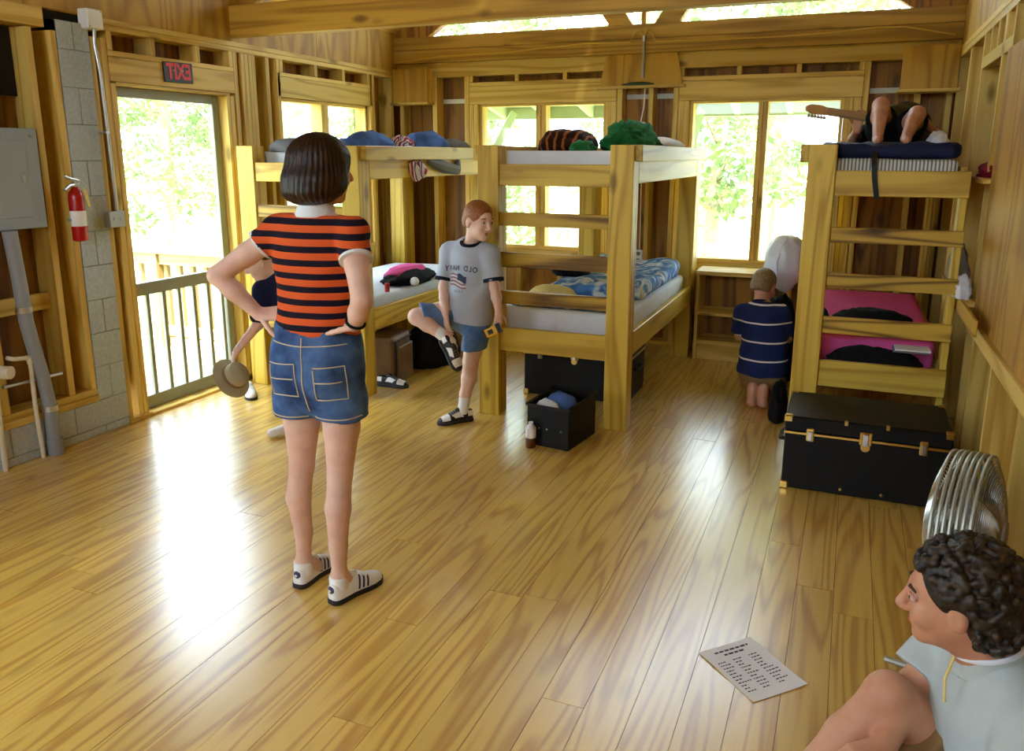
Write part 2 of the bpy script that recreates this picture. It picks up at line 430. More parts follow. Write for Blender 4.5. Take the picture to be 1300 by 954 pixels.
# ---- right wall
wr = struct('wall_right'); tag(wr, 'right wall of pine studs partly closed with plywood')
def Rx(y0, y1, z0, z1, name='stud', mat='pinez', x0=XR, x1=XR + SD): return box(name, (x0, x1, y0, y1, z0, z1), mat, wr, 0.002)
box('light_block_sheet', (XR + SD + 0.021, XR + SD + 0.026, YF, YB + SD, 0, 2.46), 'black', wr)  # added backing that keeps outside light out of the board gaps
n = 34; d = (YB + SD - YF) / n
for i in range(n): box('sheathing_board', (XR + SD, XR + SD + 0.02, YF + i * d + 0.001, YF + (i + 1) * d - 0.001, 0, 2.46), 'sheath', wr)
box('top_plate', (XR, XR + SD, YF, YB, 2.33, 2.37), 'piney', wr, 0.002); box('top_plate', (XR, XR + SD, YF, YB, 2.372, 2.41), 'piney', wr, 0.002)
box('bottom_plate', (XR, XR + SD, YF, YB, 0, 0.038), 'piney', wr, 0.002)
for y in (6.85, 6.2, 5.58, 4.83, 4.55, 3.95, 3.27, 2.6, 1.9, 1.2, 0.6, 0, -0.6, -1.2, -1.8, -2.4, -3.0): Rx(y, y + 0.04, 0.039, 2.33)
box('header', (XR, XR + SD, 4.592, 5.578, 2.135, 2.20), 'piney', wr, 0.002)
for y in (4.80, 5.05, 5.30): Rx(y, y + 0.038, 2.20, 2.33, 'cripple')
for i in range(4):
    y1 = 4.588 - i * 1.22
    box('plywood_panel', (XR - 0.012, XR - 0.0005, y1 - 1.217, y1, 0.86, 2.134), 'plyr', wr, 0.001)
box('panel_ledger', (XR - 0.03, XR - 0.0005, 2.6, 4.56, 0.79, 0.858), 'piney', wr, 0.002)
box('wall_shelf', (XR - 0.045, XR + SD, 4.592, 5.578, 1.515, 1.54), 'piney', wr, 0.002)
box('wall_shelf', (XR - 0.06, XR + SD, 4.592, 5.578, 0.905, 0.935), 'piney', wr, 0.002)
box('shelf_edge', (XR - 0.075, XR - 0.061, 4.05, 5.578, 0.86, 0.935), 'beamy', wr, 0.002)
for i in range(8):
    y0 = -3.2 + i * 1.28
    box('plywood_panel', (XR + 0.012, XR + 0.03, y0 + 0.002, y0 + 1.278, 2.412, 2.75), 'ply', wr)

# ---- wall behind the camera with two large windows
wf = struct('wall_front'); tag(wf, 'wall behind the camera')
for i, (a, b, z0, z1) in enumerate(((XL - SD, -3.4, 0, 2.46), (-3.4, -1.8, 0, 2.46), (-1.8, XR + SD, 0, 2.46))):
    box('sheathing_board', (a, b, YF - 0.05, YF, z0, z1), 'sheath', wf)
for x in (-3.4, -2.6, -1.84): box('stud', (x, x + 0.04, YF - 0.02, YF + 0.1, 0.7, 2.15), 'pinez', wf)

# ---- roof trusses
PITCH = math.radians(33)
def roofz(x): return 2.66 + (XC - XL - abs(x - XC)) * math.tan(PITCH)
def truss(name, y0, y1, z0, z1, label):
    t = struct(name); tag(t, label)
    box('tie_beam', (XL - 0.1, XR + 0.1, y0, y1, z0, z1), 'beamx', t, 0.004)
    for sgn in (-1, 1):
        L = 2.9; ex = XC + sgn * (XC - XL + 0.1)
        M = Matrix.Translation((ex, 0, z1 - 0.12)) @ Matrix.Rotation(sgn * PITCH, 4, 'Y')
        box('rafter', (-sgn * L if sgn > 0 else 0, 0 if sgn > 0 else L, y1 - 0.09 + 0.091, y1 + 0.05, 0.0, 0.2), 'beamx', t, 0.003, M=M)
    return t
t1 = truss('trim_1', 4.76, 4.86, 2.445, 2.645, 'heavy pine tie beam crossing the room overhead')
# back gable: long double beam, struts and glazed triangles
t2 = struct('trim_2'); tag(t2, 'double pine beam along the top of the back wall')
box('beam', (XL - 0.1, XR + 0.1, YB - 0.03, YB + 0.11, 2.471, 2.585), 'beamx', t2, 0.003)
box('beam', (XL - 0.1, XR + 0.1, YB - 0.03, YB + 0.11, 2.588, 2.70), 'beamx', t2, 0.003)
for sgn in (-1, 1):
    x0, x1 = XC + sgn * 0.16, XC + sgn * 0.34
    B().prism([(XC + sgn * 0.09, 2.702), (XC + sgn * 0.29, 2.702), (XC + sgn * 0.29 + sgn * 0.55, 3.5), (XC + sgn * 0.09 + sgn * 0.55, 3.5)], YB, YB + 0.09, 'y').done('strut', 'beamx', t2, 0.003)
    B().prism([(XC + sgn * 2.02, 2.702), (XC + sgn * 2.42, 2.702), (XC + sgn * 0.3, 4.1), (XC + sgn * 0.05, 3.95)], YB, YB + 0.09, 'y').done('rafter', 'sheath', t2, 0.003)
    box('frame_strip', (XC + sgn * 0.29, XC + sgn * 0.31, YB + 0.02, YB + 0.10, 2.702, 2.72), 'pinex', t2)
box('king_post', (XC - 0.02, XC + 0.02, YB, YB + 0.09, 2.702, 4.0), 'beamz', t2, 0.003)
w4 = struct('window_4'); tag(w4, 'glazed triangles of the gable above the back beam')
for sgn in (-1, 1):
    B().prism([(XC + sgn * 0.03, 2.70), (XC + sgn * 2.03, 2.70), (XC + sgn * 0.03, 3.9)], YB + 0.092, YB + 0.097, 'y').done('pane', 'glass', w4)
    B().prism([(XC + sgn * 2.05, 2.70), (XC + sgn * 2.5, 2.70), (XC + sgn * 2.5, 2.80), (XC + sgn * 0.2, 4.2), (XC + sgn * 0.0, 3.95)], YB + 0.092, YB + 0.11, 'y').done('gable_panel', 'ply', w4)
# ceiling: sloping roof boards on rafters
ce = struct('ceiling'); tag(ce, 'sloping board ceiling of the gabled roof')
for sgn in (-1, 1):
    ex = XC + sgn * (XC - XL + 0.35); L = (XC - XL + 0.35) / math.cos(PITCH)
    M = Matrix.Translation((ex, 0, roofz(XL) - 0.35 * math.tan(PITCH) + 0.14)) @ Matrix.Rotation(sgn * PITCH, 4, 'Y')
    n = 16
    for i in range(n):
        a, b = i * L / n, (i + 1) * L / n - 0.002
        if sgn > 0: a, b = -b, -a
        box('roof_board', (a, b, YF - 0.3, YB + 0.4, 0, 0.02), 'beamy', ce, M=M)
    for y in (YF, -1.8, -0.4, 1.0, 2.2, 3.4):
        a, b = (0.3, L) if sgn < 0 else (-L, -0.3)
        box('rafter', (a, b, y, y + 0.045, -0.16, -0.001), 'beamx', ce, M=M)
# corner and centre plywood boxes with ledges on the back wall
def wall_box(x0, x1, z0, z1, dep, label, slope=0.0):
    t = struct('trim_%d' % wall_box.n); wall_box.n += 1; tag(t, label)
    B().prism([(x0 - slope, z0), (x1 + slope, z0), (x1, z1), (x0, z1)], YB - dep, YB - dep + 0.015, 'y').done('face_panel', 'ply', t, 0.001)
    for x in (x0, x1 - 0.02): box('side_panel', (x, x + 0.02, YB - dep + 0.016, YB - 0.001, z0, z1), 'pinez', t, 0.001)
    box('ledge', (x0 - slope - 0.02, x1 + slope + 0.02, YB - dep - 0.03, YB - 0.001, z0 - 0.022, z0 - 0.001), 'pinex', t, 0.002)
wall_box.n = 3
wall_box(-4.06, -3.70, 2.12, 2.42, 0.10, 'plywood corner box above the left bunk')
wall_box(-2.02, -1.43, 2.215, 2.468, 0.03, 'plywood box with ledge between the back windows', 0.06)
wall_box(0.25, 0.615, 2.12, 2.42, 0.18, 'plywood corner box above the right bunk')

# ---- outside: ground, deck, eave, trees
MAT['ground'] = plain('outside_ground', rgb(176, 176, 120), 0.9, noise=0.3, nscale=1.5)
gr = box('ground', (-60, 60, -40, 80, -1.1, -0.9), 'ground'); tag(gr, 'pale sunlit ground outside', kind='structure')
MAT['deckwood'] = wood('deck_wood', rgb(178, 160, 114), rgb(150, 130, 88), 'x', var=0.15, knots=0.1)
MAT['deckpost'] = wood('deck_post', rgb(172, 150, 100), rgb(140, 118, 72), 'z', var=0.15, knots=0.1)
dk = tag(empty('deck'), kind='structure'); tag(dk, 'weathered board deck outside the door')
for i in range(26):
    y0 = 1.8 + i * 0.145
    box('deck_board', (-7.2, XL - SD - 0.03, y0, y0 + 0.138, -0.09, -0.05), 'deckwood', dk)
for x in (-7.1, -5.7, -4.4):
    for y in (1.9, 5.4): box('deck_leg', (x - 0.05, x + 0.05, y - 0.05, y + 0.05, -0.9, -0.09), 'deckpost', dk)
rl = tag(empty('deck_railing'), 'pale wooden balustrade on the deck beyond the door', 'railing')
box('top_rail', (-7.2, -4.3, 5.36, 5.50, 0.80, 0.84), 'deckwood', rl, 0.003)
box('upper_rail', (-7.2, -4.3, 5.41, 5.45, 0.70, 0.795), 'deckwood', rl, 0.003)
box('lower_rail', (-7.2, -4.3, 5.41, 5.45, 0.06, 0.15), 'deckwood', rl, 0.003)
for i in range(19):
    x = -7.1 + i * 0.15
    box('baluster', (x, x + 0.04, 5.45, 5.49, 0.03, 0.76), 'deckpost', rl, 0.002)
for x in (-7.15, -5.7): box('post', (x, x + 0.09, 5.38, 5.47, -0.05, 0.80), 'deckpost', rl, 0.003)
MAT['eave'] = plain('eave_paint', rgb(196, 206, 178), 0.7)
ev = tag(empty('trim_6'), kind='structure'); tag(ev, 'pale green painted eave with brackets outside the back windows')
Mx = Matrix.Translation((0, YB + SD + 0.03, 2.36)) @ Matrix.Rotation(math.radians(-12), 4, 'X')
box('soffit', (XL - 0.6, XR + 0.6, 0, 1.1, 0, 0.03), 'eave', ev, M=Mx)
for i in range(12):
    x = XL - 0.4 + i * 0.48
    box('rafter_tail', (x, x + 0.045, 0, 1.1, -0.11, -0.001), 'eave', ev, M=Mx)
box('fascia', (XL - 0.6, XR + 0.6, 1.101, 1.13, -0.12, 0.04), 'eave', ev, M=Mx)
for x in (-3.3, -1.4):
    B().tube([(x, YB + 0.2, 1.45), (x, YB + 1.0, 2.05)], 0.05, 4).done('bracket', 'eave', ev)

def leafmat(name, c1, c2):
    k = NT(name); oi = k.n('ShaderNodeTexCoord')
    f = k.noise(k.coords((1, 1, 1)), 3.0, 2)
    k.l(k.ramp(f, [(0.3, c1), (0.7, c2)]), k.b.inputs['Base Color'])
    k.b.inputs['Roughness'].default_value = 0.6
    tl = k.n('ShaderNodeBsdfTranslucent'); tl.inputs[0].default_value = c2
    mx = k.n('ShaderNodeMixShader'); mx.inputs[0].default_value = 0.3
    k.l(k.b.outputs[0], mx.inputs[1]); k.l(tl.outputs[0], mx.inputs[2]); k.l(mx.outputs[0], k.t.nodes['Material Output'].inputs[0])
    return k.m
MAT['leaf0'] = leafmat('leaf_light', rgb(104, 132, 72), rgb(164, 182, 122))
MAT['leaf1'] = leafmat('leaf_mid', rgb(70, 98, 52), rgb(130, 152, 90))
MAT['bark'] = plain('bark', rgb(150, 140, 116), 0.9, noise=0.3, nscale=8, bump=0.4)
def tree(x, y, h, rad, k, label, nleaf=4300, low=0.12):
    t = empty('tree', (x, y, -0.9)); tag(t, label, 'tree', 'trees outside the cabin')
    r = np.random.default_rng(int(abs(x * 31 + y * 17)) + k)
    b = B(); top = (r.uniform(-.4, .4), r.uniform(-.4, .4), h)
    b.tube([(0, 0, 0), (top[0] * .3, top[1] * .3, h * .4), top], [0.14, 0.10, 0.03], 8)
    cl = []
    for i in range(22):
        a = r.uniform(0, 2 * PI); z = h * r.uniform(low, 1.0); rr = rad * math.sqrt(r.uniform(0.1, 1)) * (1.15 - 0.6 * z / h)
        c = np.array((math.cos(a) * rr, math.sin(a) * rr, z)); cl.append((c, rad * r.uniform(.25, .5)))
        b.tube([(top[0] * z / h * .6, top[1] * z / h * .6, max(0.3, z - rr * .4)), tuple(c)], [0.04, 0.012], 5)
    b.done('trunk', 'bark', t)
    n = nleaf
    ci = r.integers(0, len(cl), n)
    C = np.array([c for c, s in cl])[ci]; S = np.array([s for c, s in cl])[ci]
    P = r.normal(size=(n, 3)); P = P / np.linalg.norm(P, axis=1)[:, None] * (r.random(n) ** .4)[:, None]
    P = C + P * S[:, None] * np.array((1, 1, .8))
    P[:, 2] = np.maximum(P[:, 2], 0.05)
    u = r.normal(size=(n, 3)); u /= np.linalg.norm(u, axis=1)[:, None]
    w = np.cross(u, r.normal(size=(n, 3))); w /= np.linalg.norm(w, axis=1)[:, None]
    s = r.uniform(.05, .11, n)[:, None]
    V = np.stack([P - u * s, P + w * s * .5, P + u * s, P - w * s * .5], 1).reshape(-1, 3)
    me = bpy.data.meshes.new('foliage'); F = np.arange(4 * n).reshape(-1, 4)
    me.from_pydata(V.tolist(), [], F.tolist()); me.materials.append(MAT['leaf%d' % (k % 2)])
    o = bpy.data.objects.new('foliage', me); link(o, t); o['kind'] = 'stuff'
for i, (x, y, h, rad, k, lab) in enumerate((
    (-13.6, 13.4, 7.5, 1.6, 1, 'darker leafy tree in the middle of the door view'), (-13.6, 9.2, 7, 1.6, 0, 'light tree farthest left beyond the deck railing'),
    (-17.8, 13.6, 9, 1.7, 0, 'pale tree far behind the deck in the door view'), (-17.8, 18.0, 9, 1.7, 1, 'darker tree far away to the right in the door view'),
    (-9.6, 12.6, 6.5, 1.5, 0, 'light tree outside the left wall window'), (-5.8, 12.6, 6.5, 1.5, 1, 'mid green tree behind the left bunk corner'),
    (-2.0, 12.6, 6.5, 1.5, 1, 'mid green tree close behind the window above the bookcase'), (1.8, 12.6, 6.5, 1.5, 0, 'light tree behind the top right bunk'),
    (-11.8, 17.8, 8, 1.6, 1, 'darker tree far outside the left wall window'), (-7.7, 17.0, 8, 1.6, 0, 'light tree farther behind the middle bunk window'),
    (-3.9, 17.0, 8, 1.6, 0, 'light tree farther off between the two back windows'), (0.0, 17.0, 8, 1.6, 0, 'light tree farther off beyond the guitar neck'),
    (-9.8, 21.6, 10, 1.7, 1, 'tall mid green tree farthest behind the left bunk'), (-5.8, 21.6, 10, 1.7, 0, 'tall pale tree farthest behind the middle bunk window'), (-1.8, 21.6, 10, 1.7, 1, 'tall mid green tree farthest behind the bookcase window'))):
    tree(x, y, h, rad, k, lab, 2500 if y < 13 else 3800)

# ================================================================== BUNK BEDS
def bunk(name, x0, x1, yf, label, zs, lpost=True, rpost=True, caps=('l', 'r'), L=2.24):
    t = tag(empty(name, (x0, yf, 0)), label, 'bunk bed', 'bunk beds')
    W = x1 - x0; T = 1.705; pw = 0.14; pd = 0.13
    def P(nm, b, mt, bev=0.004): return box(nm, b, mt, t, bev)
    xa = pw if lpost else 0.0; xb = W - pw if rpost else W
    if lpost: P('post', (0, pw, 0, pd, 0, T), 'bunkz'); P('post', (0, pw, L - 0.2, L, 0, T), 'bunkz')
    if rpost: P('post', (W - pw, W, 0, pd, 0, T), 'bunkz'); P('post', (W - pw, W, L - 0.2, L, 0, T), 'bunkz')
    else:
        P('post', (W - 0.035, W, 0.06, 0.18, 0, zs[0][1]), 'bunkz'); P('post', (W - 0.035, W, L - 0.2, L, 0, zs[0][1]), 'bunkz')
    names = ['end_rail', 'ladder_rung', 'ladder_rung', 'ladder_rung', 'end_rail']
    for nm, (a, b) in zip(names, zs):
        P(nm, (xa + 0.001, xb - 0.001 if rpost else W, 0.012, 0.05, a, b), 'rungx' if nm == 'ladder_rung' else 'bunkx')
    for a, b in (zs[0], zs[4]):
        P('end_rail', (xa + 0.001, xb - 0.001, L - 0.06, L - 0.02, a + 0.02, b + 0.02), 'bunkx')
        for x in (0.02, W - 0.06):
            s0 = pd + 0.001 if (lpost if x < 0.1 else rpost) else 0.19
            P('side_rail', (x if x < 0.1 else W - 0.038, 0.038 if x < 0.1 else W, s0, L - 0.201, a + 0.02, b + 0.02), 'bunky')
        for i in range(9):
            y = 0.2 + i * 0.215
            P('bed_slat', (0.04, W - 0.04, y, y + 0.09, a + 0.045, a + 0.065), 'bunkx', 0)
    for c in caps:
        xx = (-0.042, -0.001) if c == 'l' else (W + 0.001, W + 0.042)
        P('guard_rail', (xx[0], xx[1], 0.03, L - 0.05, 1.612, T), 'bunky')
    return t
ZS = [(1.465, 1.594), (1.222, 1.305), (0.967, 1.06), (0.736, 0.817), (0.433, 0.582)]
ZR = [(1.44, 1.572), (1.195, 1.275), (0.95, 1.03), (0.70, 0.79), (0.40, 0.546)]
bunk('bunk_bed', -3.985, -2.995, 4.62, 'left bunk bed by the door, behind the woman', ZS, caps=('r',))
bunk('bunk_bed', -2.142, -1.165, 4.62, 'middle bunk bed in front of the back window', ZS, caps=('l', 'r'))
bunk('bunk_bed', -0.237, 0.535, 4.66, 'bunk bed built against the right plywood wall behind the large trunk', ZR, rpost=False, caps=('l',), L=2.2)

# ---- cloth helpers
from mathutils import noise as mn
def fabric(name, col, rough=0.9, var=0.12, bump=0.25, sheen=0.0):
    return plain(name, col, rough, noise=var, nscale=9, bump=bump, spec=0.15)
def stripes(name, cols, freq, axis='x', rough=0.9, phase=0.0, wob=0.0):
    k = NT(name); tc = k.n('ShaderNodeTexCoord'); sp = k.n('ShaderNodeSeparateXYZ'); k.l(tc.outputs['Object'], sp.inputs[0])
    v = sp.outputs['xyz'.index(axis)]
    if wob:
        nz = k.noise(tc.outputs['Object'], 6, 2); v = k.math('ADD', v, k.math('MULTIPLY', k.math('SUBTRACT', nz, .5), wob))
    f = k.math('FRACT', k.math('ADD', k.math('MULTIPLY', v, freq), phase))
    nd = k.n('ShaderNodeValToRGB'); nd.color_ramp.interpolation = 'CONSTANT'; e = nd.color_ramp.elements
    while len(e) < len(cols): e.new(0.5)
    for el, (p, c) in zip(e, cols): el.position = p; el.color = c
    k.l(f, nd.inputs[0]); k.l(nd.outputs[0], k.b.inputs['Base Color'])
    k.b.inputs['Roughness'].default_value = rough; k.b.inputs['Specular IOR Level'].default_value = 0.15
    return k.m
_lc = {}
def lump(name, c, s, mat, seed=0, amp=0.25, fq=2.2, rz=0.0, parent=None, sub=4, flat=0.35):
    bm = bmesh.new(); bmesh.ops.create_icosphere(bm, subdivisions=sub, radius=1.0)
    off = Vector((seed * 3.7, seed * 1.9, seed * 5.3))
    Rm = Matrix.Rotation(rz, 3, 'Z')
    for v in bm.verts:
        p = v.co.copy()
        w_ = p + 0.35 * mn.noise_vector(p * 1.3 + off); r = 1 + amp * (0.9 * mn.noise(p * fq * 0.8 + off) + 1.3 * (0.3 - abs(mn.noise(Vector((w_.x * fq * 1.9, w_.y * fq * 0.6, w_.z * fq * 0.8)) + off * 2))) + 0.45 * (0.3 - abs(mn.noise(Vector((w_.x * fq * 1.0, w_.y * fq * 3.0, w_.z * fq * 1.4)) + off))))
        q = p * r
        if q.z < -flat: q.z = -flat + (q.z + flat) * 0.05
        q.z = (q.z + flat) / (1 + flat)
        v.co = Rm @ Vector((q.x * s[0], q.y * s[1], q.z * s[2]))
    me = bpy.data.meshes.new(name); bm.to_mesh(me); bm.free()
    for p in me.polygons: p.use_smooth = True
    me.materials.append(MAT[mat]); o = bpy.data.objects.new(name, me); o.location = c; link(o, parent); return o
def slab(name, b, mat, parent=None, r=0.03, seed=0, amp=0.006, nx=14, ny=26):
    """soft rounded mattress"""
    x0, x1, y0, y1, z0, z1 = b
    bm = bmesh.new(); bmesh.ops.create_grid(bm, x_segments=nx, y_segments=ny, size=0.5)
    geo = bmesh.ops.extrude_face_region(bm, geom=bm.faces[:])
    up = [v for v in geo['geom'] if isinstance(v, bmesh.types.BMVert)]
    us = set(up)
    for v in bm.verts:
        top = v in us
        u = v.co.copy(); x = x0 + (u.x + .5) * (x1 - x0); y = y0 + (u.y + .5) * (y1 - y0)
        z = z1 if top else z0
        dz = amp * mn.noise(Vector((x * 3 + seed, y * 3, 0))) if top else 0
        v.co = Vector((x, y, z + dz))
    bmesh.ops.recalc_face_normals(bm, faces=bm.faces)
    es = [e for e in bm.edges if len(e.link_faces) == 2 and e.calc_face_angle(0) > 0.8]
    bmesh.ops.bevel(bm, geom=es, offset=r, segments=3, profile=0.5, affect='EDGES')
    me = bpy.data.meshes.new(name); bm.to_mesh(me); bm.free()
    for p in me.polygons: p.use_smooth = True
    me.materials.append(MAT[mat]); o = bpy.data.objects.new(name, me); return link(o, parent)
MAT['sheet'] = fabric('white_sheet', rgb(222, 228, 234), var=0.03)
MAT['greysheet'] = fabric('grey_sheet', rgb(196, 202, 208), var=0.04)
MAT['ticking'] = stripes('striped_ticking', [(0, rgb(226, 226, 214)), (0.55, rgb(120, 128, 122))], 55.0, 'x')
MAT['pink'] = fabric('pink_sheet', rgb(226, 92, 160), var=0.05)
MAT['navy'] = fabric('navy_sleeping_bag', rgb(28, 34, 66), 0.6, var=0.3)
MAT['greyfab'] = fabric('grey_cloth', rgb(120, 122, 122))
MAT['tanfab'] = fabric('grey_beige_cloth', rgb(150, 146, 132))
MAT['bluefab'] = fabric('blue_denim_cloth', rgb(74, 104, 156), var=0.3)
MAT['plaid'] = stripes('plaid_cloth', [(0, rgb(212, 196, 196)), (0.35, rgb(150, 60, 70)), (0.7, rgb(220, 205, 205)), (0.85, rgb(90, 70, 80))], 22.0, 'x', wob=0.05)
MAT['green'] = fabric('green_blanket', rgb(40, 112, 58), var=0.3)
MAT['tiger'] = stripes('brown_striped_cloth', [(0, rgb(44, 20, 8)), (0.7, rgb(150, 84, 34))], 16.0, 'x', wob=0.06)
MAT['blackfab'] = fabric('black_cloth', rgb(16, 16, 20), 0.8, var=0.3)
MAT['yellowfab'] = fabric('pale_yellow_cloth', rgb(222, 204, 130))
MAT['redfab'] = fabric('dark_red_cloth', rgb(140, 26, 40), var=0.3)
MAT['whitefab'] = fabric('white_cloth', rgb(224, 228, 234), var=0.06)
def bluefloral():
    k = NT('blue_floral_comforter'); v = k.coords((1, 1, 1), False); f = k.noise(v, 9, 3, 0.5, 1.5)
    k.l(k.ramp(f, [(0.0, rgb(40, 84, 160)), (0.46, rgb(74, 128, 200)), (0.54, rgb(150, 190, 226)), (0.64, rgb(228, 232, 236))]), k.b.inputs['Base Color'])
    k.b.inputs['Roughness'].default_value = 0.9; return k.m
MAT['floral'] = bluefloral()
def mattress(b, mat, label, seed): o = slab('mattress', b, mat, seed=seed); tag(o, label, 'mattress', 'bunk mattresses'); return o
mattress((-3.93, -3.05, 4.77, 6.62, 1.551, 1.665), 'greysheet', 'grey covered mattress on the top of the left bunk', 1)
mattress((-3.93, -3.05, 4.77, 6.62, 0.519, 0.665), 'greysheet', 'pale grey mattress on the lower left bunk', 2)
mattress((-2.09, -1.22, 4.755, 6.62, 1.551, 1.672), 'sheet', 'white sheeted mattress on the top of the middle bunk', 3)
mattress((-2.09, -1.22, 4.76, 6.62, 0.519, 0.695), 'sheet', 'white sheeted mattress on the lower middle bunk', 4)
mattress((-0.19, 0.485, 4.795, 6.60, 1.526, 1.632), 'ticking', 'striped ticking mattress on the top of the right bunk', 5)
mattress((-0.18, 0.485, 4.90, 6.60, 0.486, 0.655), 'pink', 'bright pink sheeted mattress on the lower right bunk', 6)

def item(o, label, cat, group=None): return tag(o, label, cat, group)
# top left bunk
item(lump('pillow', (-3.74, 4.95, 1.665), (0.18, 0.17, 0.10), 'greyfab', 3, 0.06), 'grey pillow at the near end of the top left bunk', 'pillow')
item(lump('blanket', (-3.20, 5.05, 1.668), (0.14, 0.26, 0.14), 'bluefab', 4, 0.22), 'rumpled blue blanket next to the woman on the top left bunk', 'blanket')
item(lump('plaid_shirt', (-3.17, 5.46, 1.668), (0.10, 0.12, 0.11), 'plaid', 5, 0.25), 'red and white plaid shirt between two blue bundles', 'shirt')
item(lump('folded_jeans', (-3.18, 5.88, 1.668), (0.14, 0.25, 0.16), 'bluefab', 6, 0.2), 'bundle of blue jeans at the far end of the top left bunk', 'clothing')
item(lump('grey_blanket', (-3.2, 6.36, 1.668), (0.15, 0.22, 0.11), 'greyfab', 7, 0.12), 'grey blanket in the far corner of the top left bunk', 'blanket')
b = B(); b.tube([(-2.985, 5.30, 1.60), (-2.975, 5.32, 1.54), (-2.97, 5.36, 1.47)], [0.03, 0.045, 0.03], 8); b.tube([(-2.985, 5.40, 1.60), (-2.972, 5.43, 1.52), (-2.97, 5.44, 1.48)], [0.03, 0.05, 0.02], 8)
item(b.done('hanging_shirt', 'plaid'), 'plaid shirt sleeve dangling below the guard rail', 'shirt')
b = B(); b.tube([(-2.985, 5.55, 1.60), (-2.97, 5.75, 1.56), (-2.965, 6.0, 1.53), (-2.975, 6.05, 1.60)], [0.02, 0.05, 0.04, 0.02], 8)
item(b.done('hanging_jacket', 'greyfab'), 'grey jacket hem hanging out under the guard rail', 'jacket')
# lower left bunk
g = tag(empty('sports_bag', (-3.2, 5.6, 0.67)), 'black and pink sports bag on the lower left bunk', 'bag')
lump('bag_body', (0, 0, 0.0), (0.16, 0.30, 0.10), 'blackfab', 9, 0.15, parent=g)
lump('pink_flap', (-0.04, 0.03, 0.04), (0.12, 0.26, 0.085), 'pink', 10, 0.12, parent=g)
item(B().sphere((-2.99 - 0.06, 5.42, 0.70), 0.035).done('white_ball', 'whitefab'), 'small white ball against the black and pink bag', 'ball')
MAT['redplastic'] = plain('red_plastic', rgb(176, 24, 36), 0.35)
b = B().cyl((-3.10, 5.10, 0.667), (-3.10, 5.10, 0.73), 0.018, 12); item(b.done('red_bottle', 'redplastic'), 'tiny red bottle at the near end of the bag', 'bottle')
# top middle bunk
b = lump('sleeping_bag', (-1.90, 5.62, 1.672), (0.20, 0.26, 0.155), 'tiger', 11, 0.16, 1.8); item(b, 'brown striped sleeping bag heaped on the top middle bunk', 'sleeping bag')
item(lump('green_blanket', (-1.47, 5.70, 1.672), (0.17, 0.32, 0.19), 'green', 12, 0.32, sub=5), 'crumpled green blanket on the top middle bunk', 'blanket')
item(lump('small_green_cloth', (-1.66, 5.22, 1.672), (0.08, 0.10, 0.07), 'green', 13, 0.3), 'small green cloth trailing beside the green blanket', 'cloth')
item(lump('white_pillow', (-1.40, 6.30, 1.672), (0.19, 0.24, 0.11), 'whitefab', 14, 0.08), 'white pillow at the far end of the top middle bunk', 'pillow')
item(lump('red_cloth', (-1.26, 5.35, 1.672), (0.04, 0.14, 0.03), 'redfab', 15, 0.2), 'red cloth lying by the edge of the top middle bunk', 'cloth')
# lower middle bunk
cf = slab('comforter', (-1.90, -1.23, 5.25, 6.52, 0.70, 0.79), 'floral', r=0.04, seed=8, amp=0.03); item(cf, 'blue and white patterned comforter on the lower middle bunk', 'comforter')
for v in cf.data.vertices:
    q = v.co
    if q.z > 0.72: q.z += 0.035 * mn.noise(q * 5) + 0.03 * (q.y - 5) / 1.5
item(lump('yellow_pillow', (-1.80, 5.05, 0.697), (0.17, 0.14, 0.11), 'yellowfab', 16, 0.06), 'pale yellow printed pillow behind the third rung', 'pillow')
item(lump('black_bag', (-1.86, 5.62, 0.80), (0.13, 0.15, 0.13), 'blackfab', 17, 0.2), 'small black bag behind the yellow pillow', 'bag')
item(slab('folded_blanket', (-1.99, -1.32, 4.79, 4.90, 0.699, 0.73), 'floral', r=0.012, seed=3, amp=0.01), 'folded blue blanket at the foot of the lower middle bunk', 'blanket')
# top right bunk
sb = slab('navy_sleeping_bag', (-0.20, 0.49, 4.795, 6.4, 1.634, 1.712), 'navy', r=0.032, seed=9, amp=0.01, nx=30, ny=50); 
for v in sb.data.vertices:
    if v.co.z > 1.67: v.co.z += 0.016 * mn.noise(v.co * 9) + 0.008 * mn.noise(v.co * 22)
    v.co.y += 0.010 * mn.noise(v.co * 8); v.co.x += 0.008 * mn.noise(v.co * 9)
item(sb, 'navy blue sleeping bag spread over the striped mattress', 'sleeping bag')
MAT['strap'] = plain('black_strap', rgb(14, 14, 16), 0.7)
b = B()
pts = [(0.084, 4.792, 1.67), (0.085, 4.668, 1.60), (0.095, 4.664, 1.52), (0.112, 4.662, 1.43)]
for i in range(3):
    a, c = pts[i], pts[i + 1]
    b.add([(a[0] - 0.013, a[1], a[2]), (a[0] + 0.013, a[1], a[2]), (c[0] + 0.013, c[1], c[2]), (c[0] - 0.013, c[1], c[2]),
           (a[0] - 0.013, a[1] + 0.003, a[2]), (a[0] + 0.013, a[1] + 0.003, a[2]), (c[0] + 0.013, c[1] + 0.003, c[2]), (c[0] - 0.013, c[1] + 0.003, c[2])],
          [(0, 1, 2, 3), (4, 7, 6, 5), (0, 3, 7, 4), (1, 5, 6, 2), (0, 4, 5, 1), (3, 2, 6, 7)])
item(b.done('bag_strap', 'strap'), 'black strap hanging over the edge of the top right bunk', 'strap')
